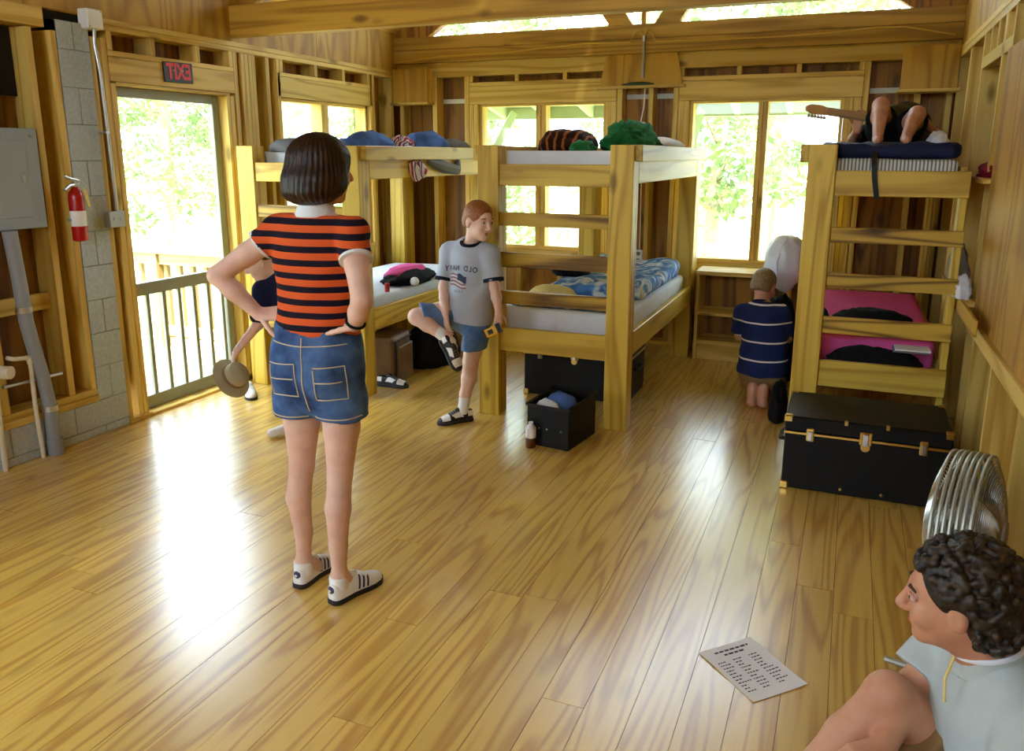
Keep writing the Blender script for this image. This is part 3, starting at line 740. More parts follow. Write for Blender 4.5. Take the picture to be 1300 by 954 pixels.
# lower right bunk
item(lump('black_jacket', (0.16, 5.05, 0.66), (0.22, 0.13, 0.13), 'blackfab', 18, 0.14), 'folded black jacket on the pink sheet', 'jacket')
item(lump('blue_cap', (-0.11, 5.0, 0.66), (0.045, 0.08, 0.12), 'bluefab', 19, 0.12), 'blue cap beside the folded black jacket', 'cap')
item(lump('dark_clothes', (0.17, 4.80, 0.47), (0.25, 0.075, 0.15), 'blackfab', 20, 0.2), 'heap of dark clothes behind the lowest rung of the right bunk', 'clothing')
MAT['paper'] = plain('paper', rgb(236, 236, 234), 0.8)
tag(box('magazine', (0.27, 0.45, 4.735, 4.865, 0.612, 0.620), 'greyfab'), 'grey magazine under the white one at the foot of the lower right bunk', 'magazine')
tag(box('magazine', (0.28, 0.455, 4.74, 4.87, 0.621, 0.628), 'paper'), 'white magazine on top at the foot of the lower right bunk', 'magazine')
# wall shelf things
item(lump('clothes_bundle', (0.565, 5.02, 0.936), (0.05, 0.15, 0.24), 'tanfab', 22, 0.28), 'bundle of grey clothes spilling from the lower wall shelf', 'clothing')
item(lump('white_shirt', (0.56, 4.74, 0.936), (0.045, 0.10, 0.11), 'whitefab', 23, 0.3), 'white shirt hanging over the lower wall shelf', 'shirt')
item(lump('red_bundle', (0.66, 4.95, 1.541), (0.06, 0.22, 0.08), 'redfab', 24, 0.35), 'dark red cloth on the upper wall shelf', 'cloth')

# ================================================================== TRUNKS
MAT['trunk'] = plain('black_vinyl', rgb(7, 7, 8), 0.5, noise=0.2, nscale=120, bump=0.15, spec=0.25)
MAT['brass'] = plain('brass', rgb(206, 168, 88), 0.28, 1.0)
MAT['steel'] = plain('steel', rgb(200, 200, 196), 0.3, 1.0)
def trunk(loc, label):
    t = tag(empty('trunk', loc), label, 'trunk', 'black footlocker trunks')
    W, D, H, ZL = 0.745, 0.47, 0.385, 0.30
    box('body', (0, W, 0, D, 0.006, ZL - 0.006), 'trunk', t, 0.006)
    box('lid', (-0.002, W + 0.002, -0.003, D + 0.002, ZL + 0.006, H), 'trunk', t, 0.008)
    box('edge_trim', (-0.004, W + 0.004, -0.005, 0.008, ZL - 0.006, ZL + 0.006), 'brass', t, 0.001)
    for x in (-0.004, W - 0.004): box('edge_trim', (x, x + 0.008, 0.009, D, ZL - 0.006, ZL + 0.006), 'brass', t, 0.001)
    for x in (0.0, W):
        s = -1 if x == 0 else 1
        for z0, z1 in ((0.0, 0.04), (H - 0.032, H + 0.004)):
            for y0, y1 in ((-0.006, 0.03), (D - 0.03, D + 0.006)):
                xs = sorted((x + s * 0.006, x - s * 0.034)); box('corner_cap', (xs[0], xs[1], y0, y1, z0, z1), 'brass', t, 0.006)
    for x in (0.12, W - 0.12):
        la = box('latch', (x - 0.018, x + 0.018, -0.016, -0.004, ZL - 0.035, ZL + 0.035), 'brass', t, 0.005)
        box('latch_tongue', (x - 0.009, x + 0.009, -0.024, -0.017, ZL - 0.03, ZL + 0.02), 'steel', la, 0.003)
    lk = box('lock_plate', (W / 2 - 0.028, W / 2 + 0.028, -0.014, -0.006, ZL - 0.02, ZL + 0.045), 'brass', t, 0.004)
    B().lathe((W / 2, -0.016, ZL - 0.028), [(0.021, -0.006), (0.021, 0.006), (0.012, 0.010)], 18, 'y').done('lock_disc', 'brass', lk)
    box('lock_hasp', (W / 2 - 0.012, W / 2 + 0.012, -0.026, -0.0145, ZL - 0.02, ZL + 0.04), 'steel', lk, 0.003)
    for x in (0.28, W - 0.28):
        box('edge_clamp', (x - 0.008, x + 0.008, -0.009, 0.012, H - 0.018, H + 0.004), 'brass', t, 0.002)
        B().sphere((x, -0.003, 0.035), 0.008, 10, 6).done('nail_head', 'brass', t)
    for x in (-0.006, W + 0.006):
        s = -1 if x < 0 else 1
        hd = B(); hd.tube([(x, 0.15, 0.215), (x + s * 0.022, 0.18, 0.205), (x + s * 0.022, 0.29, 0.205), (x, 0.32, 0.215)], 0.011, 8); hd.done('handle', 'strap', t)
    return t
trunk((-0.215, 4.10, 0), 'large black trunk with brass latches against the right bunk')
trunk((-2.035, 5.15, 0), 'black trunk with brass fittings under the middle bunk')

# open black bin with clothes in front of it
bn = tag(empty('storage_bin', (-1.64, 4.20, 0), math.radians(-8)), 'open black fabric storage bin filled with clothes', 'storage bin')
W, D, H = 0.27, 0.36, 0.255
for nm, bb in (('front_panel', (0, W, 0, 0.014, 0, H - 0.015)), ('rear_panel', (0, W, D - 0.014, D, 0, H + 0.02)), ('side_panel', (0, 0.014, 0.0145, D - 0.0145, 0, H)), ('side_panel', (W - 0.014, W, 0.0145, D - 0.0145, 0, H)), ('bottom_panel', (0.0145, W - 0.0145, 0.0145, D - 0.0145, 0.0, 0.012))):
    box(nm, bb, 'trunk', bn, 0.004)
b = B(); b.tube([(-0.004, -0.004, H - 0.012), (W + .004, -0.004, H - 0.012), (W + .004, D + .004, H + 0.01), (-.004, D + .004, H + 0.01), (-.004, -.004, H - .012)], 0.008, 8); b.done('rim', 'strap', bn)
for x in (0.08, 0.13, 0.22): B().sphere((x, -0.001, 0.11), 0.005, 8, 6).done('rivet', 'steel', bn)
for nm, c, s, mt, lab in (('folded_jeans', (-1.49, 4.38, 0.10), (0.11, 0.08, 0.175), 'bluefab', 'blue jeans lying on top in the black bin'), ('white_tshirt', (-1.545, 4.28, 0.10), (0.085, 0.05, 0.155), 'whitefab', 'white shirt with red print in the black bin'), ('dark_shirt', (-1.53, 4.47, 0.06), (0.10, 0.05, 0.2), 'blackfab', 'dark shirt at the rear of the black bin')):
    item(lump(nm, c, s, mt, len(nm), 0.15), lab, 'clothing')
jr = tag(empty('drink_bottle', (-1.60, 4.155, 0)), 'small bottle with white label in front of the black bin', 'bottle')
MAT['brownglass'] = plain('brown_liquid', rgb(96, 50, 20), 0.2)
B().lathe((0, 0, 0), [(0.028, 0), (0.03, 0.004), (0.03, 0.06)], 20).done('bottle_base', 'brownglass', jr)
B().lathe((0, 0, 0.06), [(0.0305, 0), (0.0305, 0.055), (0.03, 0.058)], 20).done('label_band', 'paper', jr)
B().lathe((0, 0, 0.118), [(0.029, 0), (0.02, 0.014), (0.014, 0.02), (0.014, 0.034)], 20).done('bottle_cap', 'whitefab', jr)

# ================================================================== BOOKCASE AND BAGS
bc = tag(empty('bookcase', (-1.12, 6.63, 0)), 'low pine bookcase under the right-hand back window', 'bookcase')
W, D = 0.72, 0.32
for x in (0, W - 0.025): box('side_panel', (x, x + 0.025, 0, D, 0, 0.70), 'pinez', bc, 0.002)
box('top_board', (-0.01, W + 0.01, -0.01, D, 0.701, 0.735), 'pinex', bc, 0.003)
box('shelf_board', (0.026, W - 0.026, 0, D - 0.015, 0.37, 0.398), 'pinex', bc, 0.002)
box('bottom_board', (0.026, W - 0.026, 0, D - 0.015, 0.135, 0.165), 'pinex', bc, 0.002)
box('kick_board', (0.026, W - 0.026, 0.02, 0.04, 0.0, 0.134), 'pinex', bc, 0.002)
box('back_panel', (0.026, W - 0.026, D - 0.014, D - 0.001, 0.0, 0.70), 'sheath', bc)
MAT['plasticbag'] = plain('white_plastic_bag', rgb(222, 224, 226), 0.35, noise=0.06, nscale=7, bump=0.5)
pb = tag(empty('laundry_bag', (-0.42, 6.28, 0)), 'bulging white plastic laundry bag standing on dark bags', 'bag')
bm = bmesh.new(); bmesh.ops.create_uvsphere(bm, u_segments=40, v_segments=26, radius=1.0)
for v in bm.verts:
    p = v.co.copy(); h = (p.z + 1) / 2
    rr = 0.150 * min(1.0, (h * 2.3 + 0.05)) ** 0.6 * math.sqrt(max(0.0, 1 - max(0, (h - 0.55) / 0.46) ** 2.4))
    l = math.hypot(p.x, p.y) + 1e-6
    a = math.atan2(p.y, p.x); rr *= 1 + 0.03 * math.sin(a * 9 + h * 5) + 0.10 * mn.noise(p * 2.5) + 0.05 * mn.noise(p * 7)
    hr = rr * (1 if l > 0.05 else l / 0.05)
    v.co = Vector((p.x / l * hr, p.y / l * hr, 0.66 + 0.42 * h + 0.015 * mn.noise(p * 4)))
me = bpy.data.meshes.new('bag_body'); bm.to_mesh(me); bm.free()
for p in me.polygons: p.use_smooth = True
me.materials.append(MAT['plasticbag']); link(bpy.data.objects.new('bag_body', me), pb)
b = B(); b.tube([(-0.04, -0.14, 0.72), (-0.05, -0.15, 0.9), (0.0, -0.1, 1.07)], 0.008, 6); b.done('drawstring', 'whitefab', pb)
item(lump('dark_duffel', (-0.43, 6.28, 0.0), (0.13, 0.18, 0.64), 'blackfab', 25, 0.12), 'tall dark duffel bag under the white laundry bag', 'bag')
item(lump('printed_towel', (-0.55, 6.08, 0.36), (0.04, 0.06, 0.28), 'greyfab', 26, 0.25), 'grey and green printed towel beside the kneeling boy', 'towel')
item(lump('black_backpack', (-0.33, 5.27, 0.0), (0.055, 0.14, 0.25), 'blackfab', 27, 0.14), 'small black backpack on the floor beside the bare feet of the kneeling boy', 'backpack')
# luggage under the left bunk
MAT['brownbag'] = plain('brown_nylon', rgb(104, 74, 38), 0.5, noise=0.2, nscale=10, bump=0.1)
du = tag(empty('suitcase', (-3.0, 5.13, 0), math.radians(8)), 'brown soft suitcase under the left bunk', 'suitcase')
B().box(-0.24, 0.0, -0.17, 0.17, 0.0, 0.36).done('suitcase_body', 'brownbag', du, 0.05, 4)
B().box(0.001, 0.03, -0.13, 0.13, 0.02, 0.28).done('front_pocket', 'brownbag', du, 0.02, 3)
b = B(); b.tube([(0.0, -0.15, 0.05), (0.004, -0.15, 0.32), (0.004, 0.15, 0.32), (0.0, 0.15, 0.05)], 0.006, 6); b.done('piping', 'strap', du)
item(lump('black_bag', (-3.06, 5.70, 0.0), (0.20, 0.27, 0.36), 'blackfab', 28, 0.12), 'black bag with net pocket next to the brown suitcase', 'bag')
item(lump('grey_roll', (-3.34, 4.98, 0.0), (0.08, 0.08, 0.42), 'greyfab', 29, 0.1), 'grey rolled mat standing behind the brown suitcase', 'mat')

# ================================================================== WALL FITTINGS
MAT['greymetal'] = plain('grey_enamel', rgb(150, 160, 164), 0.45)
MAT['galv'] = plain('galvanised', rgb(168, 170, 168), 0.4, 0.6)
MAT['pvcgrey'] = plain('grey_conduit', rgb(140, 144, 148), 0.5)
MAT['pvc'] = plain('cream_pipe', rgb(222, 214, 190), 0.5)
ep = tag(empty('electrical_panel', (XL, 2.5, 1.26)), 'grey electrical panel box on the left wall', 'electrical panel')
box('cabinet', (0.001, 0.012, 0, 0.66, 0, 0.52), 'greymetal', ep, 0.003)
box('cover', (0.0125, 0.02, 0.0, 0.66, 0.0, 0.52), 'greymetal', ep, 0.003)
dd = box('door', (0.0205, 0.026, 0.12, 0.58, 0.06, 0.46), 'greymetal', ep, 0.002)
box('door_latch', (0.0265, 0.032, 0.54, 0.56, 0.24, 0.28), 'galv', dd, 0.002)
for y, z in ((0.62, 0.48), (0.62, 0.04)): B().sphere((0.021, y, z), 0.008, 10, 6).done('screw', 'galv', ep)
cp = tag(empty('conduit_pipe', (0, 0, 0)), 'thick grey conduit running down from the electrical panel', 'pipe')
B().tube([(-4.03, 2.92, 1.258), (-4.03, 2.938, 0.985), (-4.03, 2.945, 0.78), (-4.03, 2.97, 0.62), (-4.03, 3.0, 0.45), (-4.03, 3.015, 0.30), (-4.03, 3.02, 0.0)], 0.036, 14).done('pipe_run', 'pvcgrey', cp)
for y, z in ((2.941, 0.84), (3.018, 0.27)): B().tube([(-4.03, y, z - 0.015), (-4.03, y, z + 0.015)], 0.041, 14).done('clamp', 'steel', cp)
B().tube([(-4.03, 3.02, 0.0), (-4.03, 3.02, 0.09)], 0.043, 14).done('coupling', 'pvcgrey', cp)
wp = tag(empty('water_pipe', (0, 0, 0)), 'thin cream water pipe with an elbow beside the conduit', 'pipe')
B().tube([(-4.10, 2.86, 0.585), (-4.045, 2.86, 0.585), (-4.04, 2.935, 0.575), (-4.04, 2.945, 0.55), (-4.04, 2.94, 0.30), (-4.04, 2.95, 0.0)], 0.012, 10).done('pipe_run', 'pvc', wp)
B().tube([(-4.04, 2.925, 0.575), (-4.04, 2.945, 0.575), (-4.04, 2.945, 0.54)], 0.016, 10).done('elbow', 'pvc', wp)
wp = tag(empty('drain_pipe', (0, 0, 0)), 'cream drain pipe with a cap at the left picture edge', 'pipe')
B().tube([(-4.045, 2.73, 0.0), (-4.045, 2.735, 0.5)], 0.014, 10).done('pipe_run', 'pvc', wp)
B().tube([(-4.07, 2.78, 0.53), (-4.0, 2.80, 0.53)], 0.035, 14).done('end_cap', 'pvc', wp)
o = B().tube([(-4.06, 2.79, 0.445), (-4.06, 3.14, 0.437)], 0.009, 8).done('strut_bar', 'steel'); tag(o, 'perforated steel bar behind the grey conduit', 'metal bar')
o = box('blocking_board', (XL - 0.10, XL - 0.062, 2.825, 3.178, 0.80, 0.89), 'piney', None, 0.002); tag(o, 'horizontal board behind the grey conduit', 'board')
fe = tag(empty('fire_extinguisher', (-4.0, 3.315, 1.17), 0.0), 'red fire extinguisher hung beside the concrete block column', 'fire extinguisher')
MAT['red'] = plain('red_enamel', rgb(176, 22, 24), 0.25)
B().lathe((0, 0, 0), [(0.030, 0), (0.04, 0.006), (0.041, 0.24), (0.036, 0.27), (0.018, 0.292), (0.015, 0.30)], 24).done('cylinder', 'red', fe)
B().lathe((0, 0, 0.085), [(0.0418, 0), (0.0418, 0.085)], 24).done('label_band', 'paper', fe)
b = B().box(-0.012, 0.012, -0.015, 0.015, 0.30, 0.325); b.done('valve', 'galv', fe, 0.003)
b = B(); b.tube([(0, 0.02, 0.315), (0.01, -0.04, 0.31), (0.02, -0.085, 0.285)], [0.007, 0.009, 0.009], 8); b.done('lower_lever', 'steel', fe)
b = B(); b.tube([(0, 0.03, 0.335), (0.01, -0.03, 0.345), (0.02, -0.075, 0.36)], [0.006, 0.009, 0.008], 8); b.done('upper_lever', 'steel', fe)
b = B(); b.add([(0.03, 0.02, 0.30), (0.034, 0.045, 0.28), (0.036, 0.06, 0.19), (0.036, 0.04, 0.19), (0.033, 0.02, 0.30), (0.037, 0.045, 0.28), (0.039, 0.06, 0.19), (0.039, 0.04, 0.19)], [(0, 1, 2, 3), (4, 7, 6, 5), (0, 4, 5, 1), (1, 5, 6, 2), (2, 6, 7, 3), (3, 7, 4, 0)]); b.done('inspection_tag', 'yellowfab', fe)
B().lathe((-0.02, 0, 0.12), [(0.045, -0.008), (0.045, 0.008)], 18).done('wall_bracket', 'galv', fe)
jb = box('junction_box', (XL - 0.05, XL + 0.05, 3.545, 3.655, 1.225, 1.32), 'galv', None, 0.004); tag(jb, 'galvanised junction box at the foot of the thin conduit', 'junction box')
for y in (3.575, 3.62): B().sphere((XL + 0.05, y, 1.275), 0.008, 10, 6).done('box_screw', 'steel', jb)
jb = box('junction_box', (XL - 0.02, XL + 0.06, 3.53, 3.635, 2.335, 2.44), 'white', None, 0.006); tag(jb, 'white square junction box at the top of the thin conduit', 'junction box')
for y, z in ((3.542, 2.345), (3.622, 2.43)): B().sphere((XL + 0.06, y, z), 0.005, 8, 6).done('box_screw', 'steel', jb)
cd = tag(empty('thin_conduit', (0, 0, 0)), 'thin metal conduit between the two junction boxes', 'pipe')
B().tube([(-4.02, 3.575, 2.334), (-4.02, 3.565, 2.25), (-4.02, 3.585, 2.1), (-4.02, 3.595, 1.7), (-4.02, 3.60, 1.40), (-4.02, 3.60, 1.321)], 0.0095, 10).done('pipe_run', 'steel', cd)
box('conduit_clip', (XL + 0.003, XL + 0.062, 3.57, 3.60, 1.765, 1.778), 'steel', cd, 0.002)

# EXIT sign (the photograph is mirrored, so the word is too)
def text_mesh(name, s, size, mat, parent, place, extrude=0.0, mirror=False, font_scale=(1, 1), spacing=1.0, bold=0.0):
    cu = bpy.data.curves.new(name + '_c', 'FONT'); cu.body = s; cu.size = size; cu.align_x = 'CENTER'; cu.align_y = 'CENTER'; cu.extrude = extrude; cu.space_character = spacing; cu.offset = bold; cu.resolution_u = 4
    to = bpy.data.objects.new(name + '_c', cu); COL.objects.link(to)
    dg = bpy.context.evaluated_depsgraph_get(); dg.update()
    me = bpy.data.meshes.new_from_object(to.evaluated_get(dg))
    bpy.data.objects.remove(to); bpy.data.curves.remove(cu)
    for v in me.vertices:
        x, y, zz = v.co; x = -x if mirror else x
        v.co = place(x * font_scale[0], y * font_scale[1], zz)
    if mirror: me.flip_normals()
    me.materials.clear(); me.materials.append(MAT[mat]); me.name = name
    return link(bpy.data.objects.new(name, me), parent)
ex = tag(empty('exit_sign', (XL + 0.001, 4.225, 2.158)), 'black sign with red mirrored EXIT lettering above the door', 'sign')
ex.rotation_euler = (math.radians(1.5), 0, 0)
MAT['signblack'] = plain('sign_black', rgb(34, 20, 16), 0.5)
MAT['signred'] = plain('sign_red', rgb(222, 34, 26), 0.5)
box('sign_plate', (0, 0.012, -0.122, 0.122, -0.062, 0.062), 'signblack', ex, 0.002)
text_mesh('lettering', 'EXIT', 0.118, 'signred', ex, lambda x, y, z: Vector((0.0135 + z, x, y)), 0.001, True, (0.84, 1.12), 1.0, 0.004)
for y in (-0.045, 0.03): B().sphere((0.014, y, 0.01), 0.006, 8, 6).done('sign_screw', 'steel', ex)

# cables and fixture on the back beam
MAT['cable'] = plain('yellow_cable', rgb(214, 176, 60), 0.5)
yc = YB - 0.037
o = B().tube([(-4.05, yc, 2.49), (-3.91, yc, 2.496), (-3.585, yc, 2.524), (-2.96, yc, 2.53), (-2.235, yc, 2.568), (-1.825, yc, 2.562), (-1.787, yc, 2.63), (-1.748, yc, 2.655), (-1.715, yc, 2.61)], 0.006, 6).done('power_cable', 'cable'); tag(o, 'yellow cable along the left half of the back beam', 'cable')
o = B().tube([(-1.695, yc, 2.61), (-1.676, yc, 2.652), (-1.635, yc, 2.627), (-1.613, yc, 2.559), (-1.179, yc, 2.548), (-0.6, yc, 2.548), (-0.293, yc, 2.556), (0.05, yc, 2.578), (0.247, yc, 2.572), (0.58, yc, 2.50)], 0.006, 6).done('power_cable', 'cable'); tag(o, 'yellow cable along the right half of the back beam', 'cable')
rd = tag(empty('cable_conduit', (-1.705, yc - 0.003, 0)), 'short grey vertical conduit above the centre ledge', 'pipe')
B().tube([(0, 0, 2.275), (0, 0, 2.60)], 0.011, 10).done('pipe_run', 'galv', rd)
B().tube([(0, 0, 2.56), (0, 0, 2.605)], 0.015, 10).done('connector', 'steel', rd)
MAT['dkgreen'] = plain('dark_green_plastic', rgb(38, 66, 44), 0.4)
o = B().lathe((-1.74, 6.965 - 0.03, 2.2145), [(0.02, 0), (0.14, 0.003), (0.135, 0.012), (0.06, 0.026), (0.01, 0.028)], 24, M=Matrix.Diagonal((1.0, 0.16, 1.0))).done('dark_tray', 'dkgreen'); tag(o, 'flat dark green tray on the centre ledge', 'tray')
o = B().tube([(-1.69, 6.99, 2.19), (-1.692, 6.985, 2.05), (-1.71, 6.985, 1.95), (-1.715, 6.985, 1.92)], 0.005, 6).done('power_lead', 'white'); tag(o, 'white cord dropping from the centre ledge to the outlet', 'cord')
ol = box('outlet_box', (-1.75, -1.675, 6.96, 6.999, 1.79, 1.92), 'white', None, 0.004); tag(ol, 'upper electrical outlet box between the back windows', 'outlet')
for z in (1.825, 1.885): B().lathe((-1.7125, 6.96, z), [(0.018, -0.004), (0.018, 0.0)], 14, 'y').done('socket', 'greyfab', ol)
ol = box('outlet_box', (-1.72, -1.655, 6.96, 6.999, 0.72, 0.84), 'white', None, 0.004); tag(ol, 'lower electrical outlet box seen beside the middle bunk post', 'outlet')
for z in (0.75, 0.81): B().lathe((-1.6875, 6.96, z), [(0.018, -0.004), (0.018, 0.0)], 14, 'y').done('socket', 'greyfab', ol)
o = B().tube([(-1.685, 6.985, 0.845), (-1.69, 6.985, 1.3), (-1.70, 6.985, 1.785)], 0.005, 6).done('power_lead', 'white'); tag(o, 'white cord between the upper and lower outlet boxes', 'cord')

# ================================================================== FAN AND PAPER
MAT['chrome'] = plain('chrome_wire', rgb(206, 208, 200), 0.25, 1.0)
MAT['fanbody'] = plain('fan_metal', rgb(170, 172, 158), 0.4, 0.5)
fn = tag(empty('floor_fan', (0.435, 2.86, 0)), 'round chrome wire-cage floor fan behind the seated man', 'fan')
ax = Vector((0.95, -0.30, 0.05)).normalized()
q = ax.to_track_quat('Z', 'Y').to_matrix()
FC = Vector((0, 0, 0.455)); FR = 0.245
b = B()
for h, r in ((-0.055, FR), (0.055, FR), (0.0, FR + 0.003), (-0.035, FR + .002), (0.035, FR + .002), (-0.018, FR + .003), (0.018, FR + .003)):
    b.tube([FC + q @ Vector((r * math.cos(a), r * math.sin(a), h)) for a in np.linspace(0, 2 * PI, 49)], 0.006, 6, False)
b.done('cage_rim', 'fanbody', fn)
for side in (-1, 1):
    b = B()
    for i in range(1, 24):
        r = FR * i / 24; h = side * (0.055 + 0.055 * (1 - (i / 24) ** 2.2))
        b.tube([FC + q @ Vector((r * math.cos(a), r * math.sin(a), h)) for a in np.linspace(0, 2 * PI, 41)], 0.0026, 5, False)
    for k in range(8):
        a = k * PI / 4
        b.tube([FC + q @ Vector((r * math.cos(a), r * math.sin(a), side * (0.055 + 0.055 * (1 - (r / FR) ** 2.2)))) for r in np.linspace(0.02, FR, 8)], 0.0035, 5)
    b.done('cage_grille', 'chrome', fn)
    B().lathe(FC, [(0.0005, side * 0.12), (0.045, side * 0.118), (0.05, side * 0.108)], 20, M=q).done('hub_cap', 'fanbody', fn)
B().lathe(FC, [(0.05, -0.05), (0.06, -0.03), (0.06, 0.03), (0.05, 0.05)], 20, M=q).done('motor', 'fanbody', fn)
for k in range(4):
    a0 = k * PI / 2; vs = []
    for i in range(5):
        r = 0.055 + i * 0.04
        for da, hh in ((-0.45, -0.025), (0.45, 0.025)): vs.append(FC + q @ Vector((r * math.cos(a0 + da), r * math.sin(a0 + da), hh)))
    for i in range(5):
        r = 0.055 + i * 0.04
        for da, hh in ((-0.45, -0.028), (0.45, 0.022)): vs.append(FC + q @ Vector((r * math.cos(a0 + da), r * math.sin(a0 + da), hh)))
    fs = []
    for i in range(4):
        o_ = 2 * i; fs += [(o_, o_ + 1, o_ + 3, o_ + 2), (o_ + 10, o_ + 12, o_ + 13, o_ + 11), (o_, o_ + 2, o_ + 12, o_ + 10), (o_ + 1, o_ + 11, o_ + 13, o_ + 3)]
    fs += [(0, 10, 11, 1), (8, 9, 19, 18)]
    B().add(vs, fs).done('fan_blade', 'galv', fn)
b = B(); side = q @ Vector((0, 1, 0)); sv = Vector((ax.y, -ax.x, 0)).normalized()
b.tube([FC + sv * (FR + 0.01), FC + sv * (FR + 0.02) - Vector((0, 0, 0.2)), Vector((0, 0, 0.02)) + sv * 0.22, Vector((0, 0, 0.02)) - sv * 0.22, FC - sv * (FR + 0.02) - Vector((0, 0, 0.2)), FC - sv * (FR + 0.01)], 0.011, 8)
for s in (-1, 1):
    e = Vector((0, 0, 0.012)) + sv * 0.2 * s; b.tube([e - ax * 0.15, e + ax * 0.12], 0.011, 8)
b.done('fan_stand', 'fanbody', fn)
for s in (-1, 1): B().sphere(FC + sv * (FR + 0.02) * s, 0.022, 12, 8).done('tilt_knob', 'strap', fn)

pp = tag(empty('paper_sheet', (-0.175, 2.49, 0.0015), math.radians(46)), 'white printed sheet of paper lying on the floor', 'paper')
bm = bmesh.new(); bmesh.ops.create_grid(bm, x_segments=8, y_segments=10, size=0.5)
for v in bm.verts:
    v.co = Vector((v.co.x * 0.216, v.co.y * 0.279, 0.004 * max(0, v.co.x) ** 2 * 4 + 0.002 * math.sin(v.co.y * 6) + 0.002))
bmesh.ops.solidify(bm, geom=bm.faces[:], thickness=0.0006)
me = bpy.data.meshes.new('sheet'); bm.to_mesh(me); bm.free(); me.materials.append(MAT['paper']); link(bpy.data.objects.new('sheet', me), pp)
MAT['ink'] = plain('ink', rgb(70, 72, 78), 0.9)
b = B(); r_ = random.Random(5)
def bar(x0, x1, y, h):
    z = lambda x, yy: 0.004 * max(0, x / .216) ** 2 * 4 + 0.002 * math.sin(yy / .279 * 6) + 0.0032
    b.add([(x0, y, z(x0, y)), (x1, y, z(x1, y)), (x1, y + h, z(x1, y + h)), (x0, y + h, z(x0, y + h))], [(0, 1, 2, 3)])
for y, w in ((0.105, 0.13), (0.085, 0.08)):
    x = -w / 2
    while x < w / 2: l = r_.uniform(.008, .02); bar(x, x + l, y, 0.009); x += l + 0.004
for col in (-0.09, -0.03, 0.035):
    for i in range(11):
        y = 0.055 - i * 0.015; x = col; e = col + r_.uniform(.02, .045)
        while x < e: l = r_.uniform(.005, .012); bar(x, x + l, y, 0.005); x += l + 0.003
b.done('printed_lines', 'ink', pp, fix=False)

# ================================================================== PEOPLE (signed-distance bodies meshed as one surface)
def V3(*a): return np.array(a, float)
def unit(v): v = np.asarray(v, float); return v / np.linalg.norm(v)
class SDF:
    def __init__(s): s.p = []
    def cone(s, a, b, ra, rb, k=0.02, sq=None, f=1.0, clips=(), grow=0.0, op='u'):
        a, b = np.asarray(a, float), np.asarray(b, float)
        s.p.append(('c', a, b, ra + grow, rb + grow, k, None if sq is None else unit(sq), f, clips, op)); return s
    def chain(s, pts, rs, **kw):
        for i in range(len(pts) - 1): s.cone(pts[i], pts[i + 1], rs[i], rs[i + 1], **kw)
        return s
    def ell(s, c, r, axes=None, k=0.02, op='u', clips=()):
        s.p.append(('e', np.asarray(c, float), np.asarray(r, float), None, None, k, axes, 1.0, clips, op)); return s
    def bounds(s, q):
        if q[0] == 'c':
            m = max(q[3], q[4]) * 1.02; return np.minimum(q[1], q[2]) - m, np.maximum(q[1], q[2]) + m
        m = max(q[2]); return q[1] - m, q[1] + m
    def ev(s, q, P):
        if q[0] == 'c':
            a, b, ra, rb, ax, f = q[1], q[2], q[3], q[4], q[6], q[7]
            if ax is not None and f != 1.0:
                def T(X): 
                    d = (X - a) @ ax; return X + d[..., None] * ax * (1 / f - 1)
                P = T(P); b = T(b[None])[0]
            ab = b - a; L2 = ab @ ab + 1e-9
            t = np.clip(((P - a) @ ab) / L2, 0, 1)
            d = np.linalg.norm(P - a - t[..., None] * ab, axis=-1) - (ra + (rb - ra) * t)
            if ax is not None and f < 1.0: d = d * (0.5 + 0.5 * f)
        else:
            c, r, axs = q[1], q[2], q[6]
            X = P - c
            if axs is not None: X = X @ np.asarray(axs, float).T
            k0 = np.linalg.norm(X / r, axis=-1); k1 = np.linalg.norm(X / (r * r), axis=-1) + 1e-9
            d = k0 * (k0 - 1) / k1
        for (cp, cn) in q[8]: d = np.maximum(d, (P - np.asarray(cp)) @ unit(cn))
        return d
    def mesh(s, h, post=None, clips=()):
        los, his = zip(*[s.bounds(q) for q in s.p if q[9] == 'u'])
        lo = np.min(los, 0) - 3 * h; hi = np.max(his, 0) + 3 * h
        n = np.ceil((hi - lo) / h).astype(int) + 1
        D = np.full(n, 0.06, np.float64)
        ax = [lo[i] + h * np.arange(n[i]) for i in range(3)]
        for q in s.p:
            k = q[5]; a, b = s.bounds(q); m = max(k, 2 * h) + 2 * h
            i0 = np.clip(np.floor((a - m - lo) / h).astype(int), 0, n); i1 = np.clip(np.ceil((b + m - lo) / h).astype(int) + 1, 0, n)
            if np.any(i1 <= i0): continue
            sl = tuple(slice(i0[j], i1[j]) for j in range(3))
            P = np.stack(np.meshgrid(ax[0][sl[0]], ax[1][sl[1]], ax[2][sl[2]], indexing='ij'), -1)
            d = s.ev(q, P); A = D[sl]
            if q[9] == 'u':
                hh = np.clip(0.5 + 0.5 * (A - d) / k, 0, 1); D[sl] = A * (1 - hh) + d * hh - k * hh * (1 - hh)
            else:
                hh = np.clip(0.5 - 0.5 * (A + d) / k, 0, 1); D[sl] = A * (1 - hh) - d * hh + k * hh * (1 - hh)
        if clips or post is not None:
            P = np.stack(np.meshgrid(*ax, indexing='ij'), -1)
            for (cp, cn) in clips: D = np.maximum(D, (P - np.asarray(cp)) @ unit(cn))
            if post is not None: D = post(D, P)
        return nets(D, lo, h)
